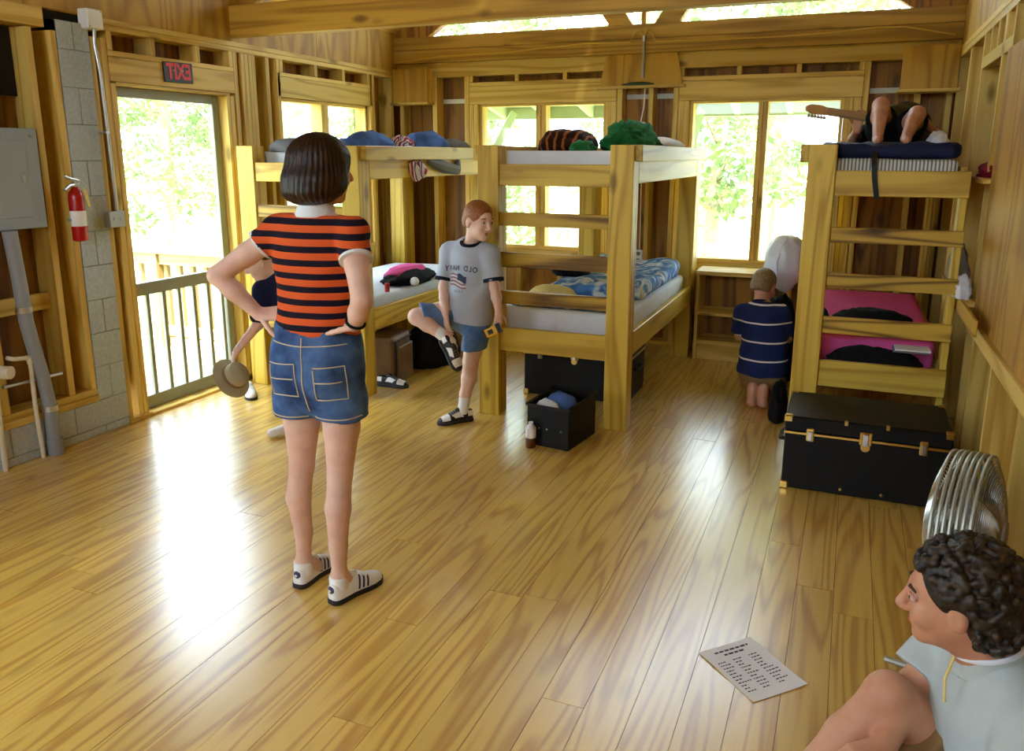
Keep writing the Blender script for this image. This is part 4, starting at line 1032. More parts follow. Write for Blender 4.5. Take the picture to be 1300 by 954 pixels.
def nets(D, lo, h):
    S = D < 0
    n = D.shape; C = [slice(0, -1), slice(1, None)]
    cnt = np.zeros([m - 1 for m in n], np.int8)
    for i in (0, 1):
        for j in (0, 1):
            for k in (0, 1): cnt += S[C[i], C[j], C[k]]
    act = (cnt > 0) & (cnt < 8)
    idx = np.argwhere(act); N = len(idx)
    vid = np.full(act.shape, -1, np.int64); vid[tuple(idx.T)] = np.arange(N)
    acc = np.zeros((N, 3)); num = np.zeros(N)
    cr = [(i, j, k) for i in (0, 1) for j in (0, 1) for k in (0, 1)]
    for a in cr:
        for axx in range(3):
            if a[axx]: continue
            b = list(a); b[axx] = 1
            da = D[tuple((idx + a).T)]; db = D[tuple((idx + b).T)]
            m = (da < 0) != (db < 0)
            t = np.where(m, da / np.where(m, da - db, 1), 0)
            p = np.asarray(a, float) + t[:, None] * (np.asarray(b) - np.asarray(a))
            acc[m] += p[m]; num[m] += 1
    V = lo + h * (idx + acc / num[:, None])
    F = []
    for axx in range(3):
        u, w = [(1, 2), (2, 0), (0, 1)][axx]
        sl0 = [slice(None)] * 3; sl1 = [slice(None)] * 3; sl0[axx] = slice(0, -1); sl1[axx] = slice(1, None)
        ch = S[tuple(sl0)] != S[tuple(sl1)]
        e = np.argwhere(ch)
        ok = (e[:, u] > 0) & (e[:, w] > 0) & (e[:, u] < n[u] - 1) & (e[:, w] < n[w] - 1); e = e[ok]
        q = []
        for du, dw in ((-1, -1), (0, -1), (0, 0), (-1, 0)):
            c = e.copy(); c[:, u] += du; c[:, w] += dw; q.append(vid[tuple(c.T)])
        q = np.stack(q, 1); fl = ~S[tuple(e.T)]
        q[fl] = q[fl][:, ::-1]; F.append(q)
    return V, np.concatenate(F)
def sdf_obj(name, sdf, h, mat, parent=None, clips=(), post=None, loc=None):
    Vv, F = sdf.mesh(h, post, clips)
    me = bpy.data.meshes.new(name)
    me.vertices.add(len(Vv)); me.vertices.foreach_set('co', Vv.astype(np.float32).ravel())
    me.loops.add(F.size); me.loops.foreach_set('vertex_index', F.ravel().astype(np.int32))
    me.polygons.add(len(F)); me.polygons.foreach_set('loop_start', np.arange(0, F.size, 4, dtype=np.int32))
    me.polygons.foreach_set('use_smooth', np.ones(len(F), bool)); me.update(calc_edges=True); me.validate()
    me.materials.append(MAT[mat] if isinstance(mat, str) else mat)
    return link(bpy.data.objects.new(name, me), parent)
def skin_mat(name, col, red):
    k = NT(name); f = k.noise(k.coords((1, 1, 1), False), 14, 3)
    k.l(k.ramp(f, [(0.35, col), (0.75, red)]), k.b.inputs['Base Color'])
    k.b.inputs['Roughness'].default_value = 0.5; k.b.inputs['Subsurface Weight'].default_value = 0.12
    k.b.inputs['Subsurface Radius'].default_value = (0.012, 0.005, 0.003); k.b.inputs['Subsurface Scale'].default_value = 0.5
    k.b.inputs['Specular IOR Level'].default_value = 0.35
    return k.m
def hair_mat(name, c1, c2, sx=90, sz=10):
    k = NT(name); f = k.noise(k.coords((sx, sx, sz), False), 1.0, 3)
    k.l(k.ramp(f, [(0.35, c1), (0.7, c2)]), k.b.inputs['Base Color'])
    k.b.inputs['Roughness'].default_value = 0.46; k.b.inputs['Specular IOR Level'].default_value = 0.35; k.bump(f, 0.5, 0.004); return k.m
MAT['skin'] = skin_mat('skin_light', rgb(220, 182, 162), rgb(206, 160, 140))
MAT['skinpale'] = skin_mat('skin_pale', rgb(230, 196, 178), rgb(220, 178, 158))
MAT['skintan'] = skin_mat('skin_tan', rgb(202, 150, 118), rgb(184, 124, 94))
MAT['hairdark'] = hair_mat('dark_brown_hair', rgb(12, 7, 4), rgb(56, 31, 14))
MAT['hairred'] = hair_mat('short_red_hair', rgb(112, 60, 26), rgb(178, 112, 58), 260, 120)
MAT['hairfair'] = hair_mat('short_fair_hair', rgb(100, 78, 48), rgb(160, 134, 92), 200, 60)
MAT['haircurl'] = hair_mat('curly_dark_hair', rgb(10, 8, 6), rgb(64, 50, 36), 60, 60)
MAT['hairbrown'] = hair_mat('brown_hair', rgb(70, 46, 26), rgb(116, 82, 48), 150, 60)
MAT['eyew'] = plain('eye_white', rgb(196, 190, 184), 0.3)
MAT['iris'] = plain('iris_dark', rgb(40, 34, 30), 0.2)
MAT['lip'] = plain('lip', rgb(188, 108, 96), 0.45)
MAT['brow'] = plain('eyebrow', rgb(66, 42, 26), 0.8)
MAT['browred'] = plain('eyebrow_red', rgb(150, 96, 58), 0.8)
def denim(name, base, hi):
    k = NT(name); f = k.noise(k.coords((1, 1, 1), False), 7, 4, 0.6); g = k.noise(k.coords((400, 400, 400), False), 1.0, 1)
    c = k.ramp(f, [(0.3, base), (0.7, hi)]); k.l(c, k.b.inputs['Base Color']); k.b.inputs['Roughness'].default_value = 0.85
    k.b.inputs['Specular IOR Level'].default_value = 0.15
    k.bump(g, 0.15, 0.002); return k.m
MAT['denim'] = denim('blue_denim', rgb(34, 54, 92), rgb(88, 120, 166))
MAT['denimlt'] = denim('washed_denim', rgb(70, 100, 146), rgb(120, 150, 190))
MAT['stitch'] = plain('stitching', rgb(196, 180, 150), 0.8)
MAT['wstripe'] = stripes('orange_navy_stripes', [(0, rgb(208, 88, 42)), (0.52, rgb(24, 18, 32))], 1 / 0.0455, 'z', phase=0.42)
MAT['kstripe'] = stripes('navy_white_stripes', [(0, rgb(32, 44, 86)), (0.91, rgb(226, 222, 218))], 1 / 0.118, 'z', phase=0.3)
MAT['greytee'] = fabric('heather_grey', rgb(174, 184, 198), var=0.06, bump=0.12)
MAT['navytrim'] = fabric('navy_trim', rgb(22, 24, 40))
MAT['khaki'] = fabric('khaki_cloth', rgb(140, 112, 74), var=0.15)
MAT['palegrey'] = fabric('pale_grey_shirt', rgb(176, 186, 184), var=0.08)
MAT['blackshort'] = fabric('black_shorts', rgb(16, 16, 18))
MAT['navytee'] = fabric('navy_shirt', rgb(26, 28, 58))
MAT['shoewhite'] = plain('white_leather', rgb(232, 232, 230), 0.4)
MAT['soledark'] = plain('dark_sole', rgb(34, 32, 34), 0.7)
MAT['navystripe'] = plain('navy_leather', rgb(30, 38, 86), 0.45)
MAT['shoeblack'] = plain('black_leather', rgb(24, 22, 24), 0.5)
MAT['sock'] = fabric('white_sock', rgb(232, 232, 232), var=0.03)
MAT['tan'] = fabric('tan_cloth', rgb(176, 168, 138), var=0.1)

def folds(A, seed=0.0):
    def f(D, P):
        x, y, z = P[..., 0] + seed, P[..., 1] + seed * 2, P[..., 2]
        a = np.sin(46 * (x * .55 + z * .75 + y * .2) + 2.5 * np.sin(11 * z + 9 * x) + 2.0 * np.sin(14 * y))
        b = np.sin(38 * (-x * .6 + z * .7) + 2.2 * np.sin(13 * x - 7 * z + seed))
        m = 0.5 + 0.5 * np.sin(9 * z + 7 * x + seed * 5)
        return D + A * (a * m + b * (1 - m))
    return f
def strands(c, A=0.0016, n=46, fz=26.0):
    def f(D, P):
        az = np.arctan2(P[..., 1] - c[1], P[..., 0] - c[0])
        return D + A * np.sin(n * az + 1.4 * np.sin(fz * P[..., 2]) + 2 * np.sin(3 * az)) + A * .5 * np.sin(n * 1.9 * az + 2)
    return f
class Frame:
    def __init__(s, o, fwd, up=(0, 0, 1)):
        s.o = np.asarray(o, float); s.f = unit(fwd); u = np.asarray(up, float); s.u = unit(u - s.f * (u @ s.f)); s.l = np.cross(s.u, s.f)
    def __call__(s, f, l, u): return s.o + s.f * f + s.l * l + s.u * u
    def axes(s): return np.array([s.f, s.l, s.u])
def head(B_, c, fwd, up, k=1.0, neck=None, nr=0.048, ears=True):
    H = Frame(c, fwd, up); A = H.axes(); P = lambda f, l, u: H(f * k, l * k, u * k)
    B_.ell(P(-0.012, 0, 0.03), np.array((.095, .075, .09)) * k, A, k=0.02)
    B_.ell(P(0.022, 0, -0.035), np.array((.066, .056, .08)) * k, A, k=0.025 * k)
    B_.ell(P(0.062, 0, -0.092), np.array((.022, .024, .02)) * k, A, k=0.02 * k)
    B_.cone(P(0.078, -0.03, 0.027), P(0.078, 0.03, 0.027), .011 * k, .011 * k, k=0.012 * k)
    for s in (-1, 1):
        B_.ell(P(0.06, s * .036, -0.03), np.array((.026, .022, .026)) * k, A, k=0.015 * k)
        B_.ell(P(0.098, s * .031, 0.008), np.array((.02, .017, .012)) * k, A, k=0.01 * k, op='s')
        if ears:
            B_.ell(P(-0.008, s * .077, -0.008), np.array((.02, .009, .032)) * k, A, k=0.008 * k)
            B_.ell(P(-0.002, s * .087, -0.006), np.array((.010, .006, .016)) * k, A, k=0.006 * k, op='s')
    B_.cone(P(0.086, 0, 0.018), P(0.107, 0, -0.024), .007 * k, .012 * k, k=0.010 * k)
    for s in (-1, 1): B_.ell(P(0.096, s * .011, -0.03), np.array((.012, .008, .008)) * k, A, k=0.006 * k)
    B_.cone(P(0.079, -0.015, -0.056), P(0.079, 0.015, -0.056), .0075 * k, .0075 * k, k=0.006 * k)
    B_.cone(P(0.077, -0.014, -0.067), P(0.077, 0.014, -0.067), .008 * k, .008 * k, k=0.006 * k)
    if neck is not None: B_.cone(P(-0.025, 0, -0.04), neck, nr * k, nr * 1.12 * k, k=0.03)
    return H
def face_parts(H, k, parent, brow='brow', lid='skin'):
    P = lambda f, l, u: Vector(H(f * k, l * k, u * k))
    for s in (-1, 1):
        e = B().sphere(P(0.0755, s * .031, 0.008), 0.0118 * k, 14, 10).done('eye', 'eyew', parent)
        B().tube([P(0.076, s * .015, 0.010), P(0.0845, s * .024, 0.0165), P(0.0845, s * .036, 0.0165), P(0.073, s * .048, 0.009)], [.003 * k, .0048 * k, .0048 * k, .003 * k], 6).done('eyelid', lid, parent)
        B().sphere(P(0.0825, s * .031, 0.008), 0.0068 * k, 10, 8).done('iris', 'iris', e)
        B().tube([P(0.083, s * .016, 0.030), P(0.086, s * .032, 0.034), P(0.074, s * .05, 0.028)], [.004 * k, .005 * k, .002 * k], 6).done('eyebrow', brow, parent)
    B().tube([P(0.080, -.02, -0.06), P(0.0868, -.008, -0.0575), P(0.0868, .008, -0.0575), P(0.080, .02, -0.06)], [.002 * k, .0045 * k, .0045 * k, .002 * k], 6).done('upper_lip', 'lip', parent)
    B().tube([P(0.078, -.018, -0.063), P(0.0855, 0, -0.0665), P(0.078, .018, -0.063)], [.002 * k, .0055 * k, .002 * k], 6).done('lower_lip', 'lip', parent)
def hand(B_, w, d, nrm, k=1.0, curl=0.4, thumb=1, spread=0.10, tcurl=0.3, lens=None, curls=None):
    """w wrist, d hand direction, nrm back-of-hand normal, thumb = +1/-1 which side"""
    d = unit(d); n = np.asarray(nrm, float); n = unit(n - d * (n @ d)); s = np.cross(n, d) * thumb   # s points to the thumb side
    w = np.asarray(w, float)
    for o in (-.024, -.008, .009, .025):
        B_.cone(w + s * o * .5 * k, w + (d * .085 + s * o) * k, .014 * k, .0105 * k, k=0.012 * k)
    L = [(.040, .024, .020), (.045, .028, .022), (.042, .026, .021), (.032, .019, .017)]
    for i, o in enumerate((.025, .009, -.008, -.024)):
        p = w + (d * .083 + s * o) * k; c = curl if curls is None else curls[i]; dirn = unit(d + s * spread * o / .025); a = 0
        for j, l in enumerate(L[i]):
            a += c * (0.8 if j == 0 else 1.1)
            e = unit(dirn * math.cos(a) - n * math.sin(a)); q = p + e * l * k
            r = (.0088, .008, .0072, .0064); B_.cone(p, q, r[j] * k, r[j + 1] * k, k=0.004 * k); p = q
    p = w + (d * .02 + s * .022) * k
    e = unit(d * .6 + s * .75 - n * .15)
    for j, l in enumerate((.042, .032, .026)):
        q = p + e * l * k; B_.cone(p, q, (.0125, .0105, .009)[j] * k, (.0105, .009, .0075)[j] * k, k=0.008 * k); p = q
        e = unit(e + d * tcurl * .8 - n * tcurl * .6)

def shoe(parent, heel, toe_dir, L=0.26, up=(0, 0, 1), mat='shoewhite', sole='soledark', stripe='navystripe', style='court', name='shoe'):
    F = Frame(heel, toe_dir, up); k = L / 0.26
    T = [0, .02, .06, .15, .28, .40, .52, .64, .76, .88, .96, 1.0]
    Wd = [.012, .024, .031, .033, .032, .031, .035, .041, .043, .038, .026, .010]
    Ht = [.074, .082, .086, .086, .082, .088, .084, .070, .058, .050, .042, .032]
    def surf(t, a, off=0.0):   # a: 0 = +side at sole, pi = -side at sole
        w = np.interp(t, T, Wd) * k; h = np.interp(t, T, Ht) * k
        ca, sa = math.cos(a), math.sin(a)
        y = (w + off) * math.copysign(abs(ca) ** 0.7, ca); z = .016 * k + (h - .016 * k + off) * abs(sa) ** 0.8
        return F(t * L, y, z)
    n = 15; b = B(); vs = []
    for t in T:
        for j in range(n): vs.append(surf(t, PI * j / (n - 1)))
    fs = []
    for i in range(len(T) - 1):
        for j in range(n - 1): fs.append((i * n + j, i * n + j + 1, (i + 1) * n + j + 1, (i + 1) * n + j))
        fs.append((i * n + n - 1, i * n, (i + 1) * n, (i + 1) * n + n - 1))
    fs += [tuple(range(n)), tuple((len(T) - 1) * n + j for j in range(n - 1, -1, -1))]
    b.add([Vector(p) for p in vs], fs, True); o = b.done(name, mat, parent)
    b = B(); ring = [(t, w) for t, w in zip(T, Wd)]; out = [F(t * L + (0.004 if t > .99 else -0.003 if t == 0 else 0), (w * k + .004), 0) for t, w in ring] + [F(t * L + (0.004 if t > .99 else -0.003 if t == 0 else 0), -(w * k + .004), 0) for t, w in reversed(ring)]
    m_ = len(out); up_ = F.u * .020 * k
    b.add([Vector(p) for p in out] + [Vector(p + up_) for p in out], [tuple(range(m_))[::-1], tuple(range(m_, 2 * m_))] + [(i, (i + 1) % m_, (i + 1) % m_ + m_, i + m_) for i in range(m_)])
    b.done('sole', sole, o)
    def patch(nm, t0, t1, a0, a1, mt, slant=0.0, nt=3, na=5, off=.0016):
        b = B(); vs = []; fs = []
        for i in range(na + 1):
            for j in range(nt + 1):
                u = i / na; vs.append(Vector(surf(min(.99, t0 + (t1 - t0) * j / nt + slant * u), a0 + (a1 - a0) * u, off)))
        for i in range(na):
            for j in range(nt): fs.append((i * (nt + 1) + j, i * (nt + 1) + j + 1, (i + 1) * (nt + 1) + j + 1, (i + 1) * (nt + 1) + j))
        b.add(vs, fs, True); b.done(nm, mt, o)
    if style == 'court':
        for sd in (0, 1):
            for i in range(3):
                a0, a1 = (.10, 1.2) if sd == 0 else (PI - .10, PI - 1.2)
                patch('side_stripe', .44 + i * .075, .475 + i * .075, a0, a1, stripe, slant=0.05)
            a0, a1 = (.95, 1.35) if sd == 0 else (PI - .95, PI - 1.35)
            patch('heel_tab', .0, .26, a0, a1, stripe)
        hb = B(); c = F(-.0042, 0, .058 * k)
        for ang in (-.6, 0, .6):
            dirv = F.u * math.cos(ang) + F.l * math.sin(ang); pts = [c - F.u * .004 * k + dirv * r * k for r in (.0, .007, .012)]
            hb.tube([Vector(p) for p in pts], [.0012 * k, .0026 * k, .0004 * k], 6)
        hp = B().sphere(Vector(F(.0045, 0, .060 * k)), 1.0, 14, 8, (.0085, .018 * k, .018 * k), Matrix([[F.f[i], F.l[i], F.u[i]] for i in range(3)])).done('heel_patch', stripe, o)
        hb.done('heel_emblem', 'shoewhite', o)
    else:
        patch('toe_overlay', .70, .92, .3, PI - .3, 'steel' if style == 'silver' else 'shoewhite', na=9)
        for sd in (0, 1):
            a0, a1 = (.3, 1.0) if sd == 0 else (PI - .3, PI - 1.0)
            patch('side_overlay', .30, .56, a0, a1, 'shoewhite', slant=.1)
            patch('heel_overlay', .02, .18, a0, a1, 'shoewhite')
    lb = B()
    for i in range(4):
        t = .46 + i * .06
        lb.tube([Vector(surf(t, PI / 2 + a, .002)) for a in (-.55, -.2, .2, .55)], .003 * k, 5)
    lb.done('lace', 'sock' if mat == 'shoewhite' else 'greyfab', o)
    # tongue and collar
    b = B().sphere(Vector(F(.40 * L, 0, .088 * k)), 1.0, 12, 8, (.03 * k, .018 * k, .016 * k), Matrix([[F.f[i], F.l[i], F.u[i]] for i in range(3)])); b.done('tongue', mat, o)
    return o
def person(label, group=None): return tag(empty('person'), label, 'person')

# ---------------------------------------------------------------- woman standing with hands on hips
w = person('woman in orange and navy striped shirt and denim shorts, hands on hips')
s = SDF(); FY = (0, 1, 0)
hw = head(s, (-1.69, 2.385, 1.595), (0.50, 0.86, -0.05), (0, 0.03, 1), 0.98, neck=V3(-1.715, 2.36, 1.43), nr=0.047)
s.chain([(-1.74, 2.37, 0.90), (-1.735, 2.37, 1.0), (-1.725, 2.37, 1.13), (-1.725, 2.37, 1.29), (-1.72, 2.365, 1.385)], [.142, .15, .130, .150, .09], sq=FY, f=0.66, k=0.03)
s.cone((-1.88, 2.365, 1.385), (-1.56, 2.365, 1.39), .045, .045, k=0.05)
# arms
SL, EL, WL = V3(-1.868, 2.365, 1.385), V3(-2.082, 2.27, 1.225), V3(-1.955, 2.325, 1.085)
SR, ER, WR = V3(-1.565, 2.36, 1.39), V3(-1.455, 2.235, 1.185), V3(-1.505, 2.262, 1.092)
s.chain([SL, SL * .5 + EL * .5, EL], [.045, .041, .034], k=0.012).chain([EL, EL * .6 + WL * .4, WL], [.034, .035, .023], k=0.012)
s.chain([SR, SR * .5 + ER * .5, ER], [.045, .041, .035], k=0.012).chain([ER, ER * .5 + WR * .5, WR], [.035, .034, .024], k=0.012)
hand(s, WL, (0.75, 0.15, 0.05), (-0.1, -0.75, 0.6), 0.92, curl=0.25, thumb=-1, tcurl=0.1)
hand(s, WR, (-0.45, 0.60, -0.1), (0.6, -0.3, -0.5), 0.95, curl=0.35, thumb=-1, tcurl=0.0)
# legs
for (hx, kx, cx, ax_, ky, cy, ay) in ((-1.825, -1.842, -1.86, -1.868, 2.375, 2.365, 2.385), (-1.650, -1.663, -1.658, -1.672, 2.362, 2.332, 2.34)):
    s.chain([(hx + .005, 2.37, 0.86), (hx - .002, 2.37, 0.68), (kx, ky, 0.50)], [.074, .066, .047], k=0.012)
    s.chain([(kx, ky, 0.50), (cx, cy, 0.375), (kx * .4 + ax_ * .6, ay - .004, 0.22), (ax_, ay, 0.095)], [.045, .047, .034, .0265], k=0.012)
    s.ell((kx, ky - .018, 0.48), (.028, .026, .05), k=0.02)
    s.cone((ax_, ay, 0.09), (ax_ + .01, ay + .06, 0.045), .034, .03, k=0.02)
body = sdf_obj('body', s, 0.0058, 'skin', w)
face_parts(hw, 0.98, w)
# hair: chin-length bob
s = SDF(); A = hw.axes(); P = lambda f, l, u: hw(f, l, u)
s.ell(P(-0.015, 0, 0.032), (.112, .102, .096), A, k=0.02).ell(P(-0.03, 0, -0.035), (.112, .118, .075), A, k=0.03)
s.ell(P(-0.055, 0, -0.075), (.085, .105, .045), A, k=0.02)
s.ell(P(0.115, 0, -0.035), (.075, .075, .10), A, k=0.02, op='s')
sdf_obj('hair', s, 0.004, 'hairdark', w, post=strands(hw.o), clips=[(P(0, 0, -0.108), -hw.u + hw.f * 0.35)])
# striped shirt
s = SDF()
hemN = (-0.12, 0, -1)
s.chain([(-1.735, 2.37, 1.02), (-1.725, 2.37, 1.13), (-1.725, 2.37, 1.29), (-1.72, 2.365, 1.385)], [.174, .149, .162, .10], sq=FY, f=0.68, k=0.03, clips=[((-1.74, 2.37, 1.042), hemN)])
s.cone((-1.88, 2.365, 1.386), (-1.56, 2.365, 1.391), .056, .056, k=0.05)
SF_ = {id(SL): .30, id(SR): .40}
for a, b_ in ((SL, EL), (SR, ER)):
    e = a + (b_ - a) * SF_[id(a)]; s.cone(a, a + (b_ - a) * .6, .055, .057, k=0.02, clips=[(e, b_ - a)])
for a in (-1.79, -1.66): s.ell((a, 2.44, 1.27), (.06, .05, .06), k=0.03)
shirt = sdf_obj('shirt', s, 0.0055, 'wstripe', w, post=folds(.0028, 1.0), clips=[((-1.715, 2.36, 1.448), (0, 0, 1))])
for nm, a, b_ in (('sleeve_trim', SL, EL), ('sleeve_trim', SR, ER)):
    e = a + (b_ - a) * SF_[id(a)]; d_ = unit(b_ - a); B().tube([Vector(e - d_ * .004), Vector(e + d_ * .006)], .0575, 28).done(nm, 'whitefab', w)
# white collar
s = SDF(); s.cone((-1.715, 2.362, 1.425), (-1.71, 2.368, 1.48), .072, .062, k=0.01)
sdf_obj('collar', s, 0.005, 'whitefab', w, clips=[((-1.71, 2.365, 1.484), (0, .2, 1)), ((-1.71, 2.365, 1.440), (0, 0, -1))])
# denim shorts
s = SDF(); HL, HR = V3(-1.832, 2.37, 0.70), V3(-1.648, 2.37, 0.715)
s.chain([(-1.74, 2.37, 0.88), (-1.738, 2.37, 0.97), (-1.733, 2.37, 1.06)], [.178, .175, .158], sq=FY, f=0.68, k=0.02, clips=[((-1.735, 2.37, 1.058), (0, 0, 1))])
for hx, hz in ((HL, 0.712), (HR, 0.722)):
    s.cone((hx[0] + (.015 if hx[0] < -1.74 else -.015), 2.37, .90), (hx[0] + (-.006 if hx[0] < -1.74 else .006), 2.37, hz - .08), .100, .098, k=0.008, clips=[((hx[0], 2.37, hz), (0, 0, -1))])
for dx in (-.075, .075): s.ell((-1.74 + dx, 2.305, 0.90), (.075, .06, .09), k=0.04)
sh = sdf_obj('shorts', s, 0.0055, 'denim', w, post=folds(.0030, 2.0))
from mathutils.bvhtree import BVHTree
def bvh_of(o): return BVHTree.FromPolygons([v.co[:] for v in o.data.vertices], [tuple(p.vertices) for p in o.data.polygons])
def drape_line(bv, pts, d, r, off=.002, n=14):
    out = []
    for a, b_ in zip(pts[:-1], pts[1:]):
        for i in range(n):
            p = Vector(a).lerp(Vector(b_), i / n); h_ = bv.ray_cast(p - Vector(d) * .5, Vector(d))
            if h_[0] is not None: out.append(h_[0] - Vector(d) * off)
    return out
bv = bvh_of(sh)
def stitch(pts, nm='stitching', r=.0022):
    q = drape_line(bv, pts, (-0.3, 1, 0), r)
    if len(q) > 2: B().tube(q, r, 5).done(nm, 'stitch', sh)
for x0, x1 in ((-1.71, -1.60), (-1.90, -1.79)):
    stitch([(x0, 2.37, .93), (x1, 2.37, .935), (x1 + .008, 2.37, .815), (x0 + .005, 2.37, .81), (x0, 2.37, .93)]); stitch([(x0, 2.37, .875), (x1, 2.37, .88)])
stitch([(-1.755, 2.37, 1.03), (-1.757, 2.37, .84), (-1.748, 2.37, .75)]); stitch([(-1.89, 2.37, 1.003), (-1.75, 2.37, 1.0), (-1.58, 2.37, 1.01)])
stitch([(-1.93, 2.37, .728), (-1.84, 2.37, .726), (-1.76, 2.37, .728)]); stitch([(-1.73, 2.37, .738), (-1.64, 2.37, .738), (-1.55, 2.37, .742)])
# bracelet
d_ = unit(WR - ER); q = Matrix(np.array(Frame(WR, d_, (0, 1, .2)).axes()).T.tolist())
bw_ = B(); fr = Frame(WR - d_ * .012, d_, (0.2, 1, 0)); bw_.tube([Vector(fr(0, .031 * math.cos(a), .031 * math.sin(a))) for a in np.linspace(0, 2 * PI, 25)], .005, 6, False); bw_.done('bracelet', 'blackfab', w)
shoe(w, (-1.868, 2.335, 0), (0.03, 1, 0), 0.245, name='shoe'); shoe(w, (-1.680, 2.29, 0), (0.28, 0.96, 0), 0.245, name='shoe')
for a in ((-1.868, 2.38), (-1.672, 2.335)): 
    s = SDF(); s.cone((a[0], a[1], .06), (a[0], a[1] - .002, .10), .037, .0355, k=.01); sdf_obj('ankle_sock', s, .005, 'sock', w, clips=[((0, 0, .098), (0, 0, 1))])

# ---------------------------------------------------------------- boy leaning at the bunk post
p_ = person('boy in grey ringer t-shirt and denim shorts standing on one leg at the bunk post')
s = SDF(); F1 = (-0.12, -1, 0)
hb_ = head(s, (-2.045, 4.425, 1.263), (0.90, -0.42, -0.16), (0.12, 0, 1), 0.98, neck=V3(-2.105, 4.455, 1.12), nr=0.044)
s.chain([(-2.14, 4.475, 0.70), (-2.13, 4.475, 0.85), (-2.12, 4.475, 1.0), (-2.115, 4.47, 1.07)], [.112, .105, .118, .075], sq=F1, f=0.68, k=0.03)
SL, EL, WL = V3(-2.255, 4.465, 1.062), V3(-2.275, 4.40, 0.855), V3(-2.225, 4.325, 0.705)
SR, ER, WR = V3(-1.988, 4.455, 1.066), V3(-1.940, 4.42, 0.87), V3(-1.900, 4.385, 0.735)
s.cone(SL, SR, .034, .034, k=0.03)
s.chain([SL, EL], [.036, .028]).chain([EL, EL * .6 + WL * .4, WL], [.030, .030, .020])
s.chain([SR, ER], [.038, .030]).chain([ER, ER * .6 + WR * .4, WR], [.030, .030, .020])
hand(s, WL, (0.22, -0.15, -1), (-0.5, -0.8, 0), 0.8, curl=0.28, thumb=-1)
hand(s, WR, (0.05, -0.25, -1), (0.7, -0.7, 0), 0.8, curl=0.55, thumb=1, tcurl=.5)
s.chain([(-2.075, 4.46, 0.68), (-2.085, 4.43, 0.52), (-2.105, 4.41, 0.38)], [.075, .062, .048]).chain([(-2.105, 4.41, 0.38), (-2.12, 4.425, 0.29), (-2.15, 4.43, 0.18), (-2.165, 4.425, 0.085)], [.046, .046, .034, .029])
KN, AN = V3(-2.395, 4.27, 0.685), V3(-2.172, 4.245, 0.575)
s.chain([(-2.20, 4.46, 0.69), (-2.30, 4.36, 0.70), KN], [.075, .062, .050]).chain([KN, KN * .65 + AN * .35, AN], [.049, .044, .029])
s.cone(AN, AN + V3(.04, -.005, -.05), .029, .027)
sdf_obj('body', s, 0.0055, 'skinpale', p_)
face_parts(hb_, 0.98, p_, 'browred', 'skinpale')
s = SDF(); A = hb_.axes(); P = lambda f, l, u: hb_(f, l, u)
s.ell(P(-0.016, 0, 0.035), (.097, .078, .089), A, k=0.02).ell(P(-0.045, 0, -0.01), (.063, .0755, .06), A, k=0.02)
s.ell(P(0.105, 0, 0.0), (.06, .09, .075), A, k=0.01, op='s')
for sd in (-1, 1): s.ell(P(0.0, sd * .09, -0.025), (.032, .03, .045), A, k=0.01, op='s')
sdf_obj('hair', s, 0.0045, 'hairred', p_, post=strands(hb_.o, .0009, 60), clips=[(P(-.02, 0, -0.045), -hb_.u)])
s = SDF()
s.chain([(-2.145, 4.475, 0.66), (-2.13, 4.475, 0.85), (-2.12, 4.475, 1.0), (-2.115, 4.47, 1.075)], [.155, .146, .145, .095], sq=F1, f=0.80, k=0.03, clips=[((-2.14, 4.47, 0.648), (-0.12, 0, -1))])
s.cone(SL, SR, .060, .060, k=0.05)
for a, b_ in ((SL, EL), (SR, ER)):
    e = a + (b_ - a) * .80; s.cone(a, a + (b_ - a) * 1.05, .062, .060, k=0.025, clips=[(e, b_ - a)])
s.ell((-2.10, 4.438, 1.155), (.058, .064, .06), k=.008, op='s')
tee = sdf_obj('t_shirt', s, 0.0055, 'greytee', p_, post=folds(.0042, 3.0))
for a, b_ in ((SL, EL), (SR, ER)):
    e = a + (b_ - a) * .80; d_ = unit(b_ - a); B().tube([Vector(e - d_ * .016), Vector(e + d_ * .003)], .0635, 26).done('cuff_band', 'navytrim', p_)
fr = Frame((-2.102, 4.442, 1.136), (0.06, -.30, 1), (0, 1, 0)); b = B(); b.tube([Vector(fr(0.002, .060 * math.cos(a), .066 * math.sin(a))) for a in np.linspace(0, 2 * PI, 33)], .0105, 8, False); b.done('neck_band', 'navytrim', p_)
# print on the shirt (mirrored in the photograph)
MAT['printnavy'] = plain('print_navy', rgb(40, 48, 76), 0.8); MAT['printred'] = plain('print_red', rgb(150, 84, 76), 0.8); MAT['printpale'] = plain('print_pale', rgb(206, 206, 206), 0.8)
bt = bvh_of(tee); fd = Vector(F1).normalized(); lat = Vector((1, -0.12, 0)).normalized()
def on_tee(cx, cz, off=.0035):
    def f(x, y, z):
        p = Vector((-2.128, 4.475, 0)) + lat * (x + cx) + Vector((0, 0, y + cz)); h_ = bt.ray_cast(p + fd * .5, -fd)
        return (h_[0] if h_[0] is not None else p + fd * .1) + fd * off
    return f
for i, ch in enumerate('YVAN DLO'):
    x = -.098 + i * .028; 
    if ch != ' ': text_mesh('printed_letter', ch, 0.044, 'printnavy', tee, on_tee(x, .985 - 0.9 * (x - 0) ** 2), 0, True, (.85, 1), bold=.0008)
text_mesh('printed_year', '2 0 0 5', 0.022, 'printnavy', tee, on_tee(-.005, .845), 0, True)
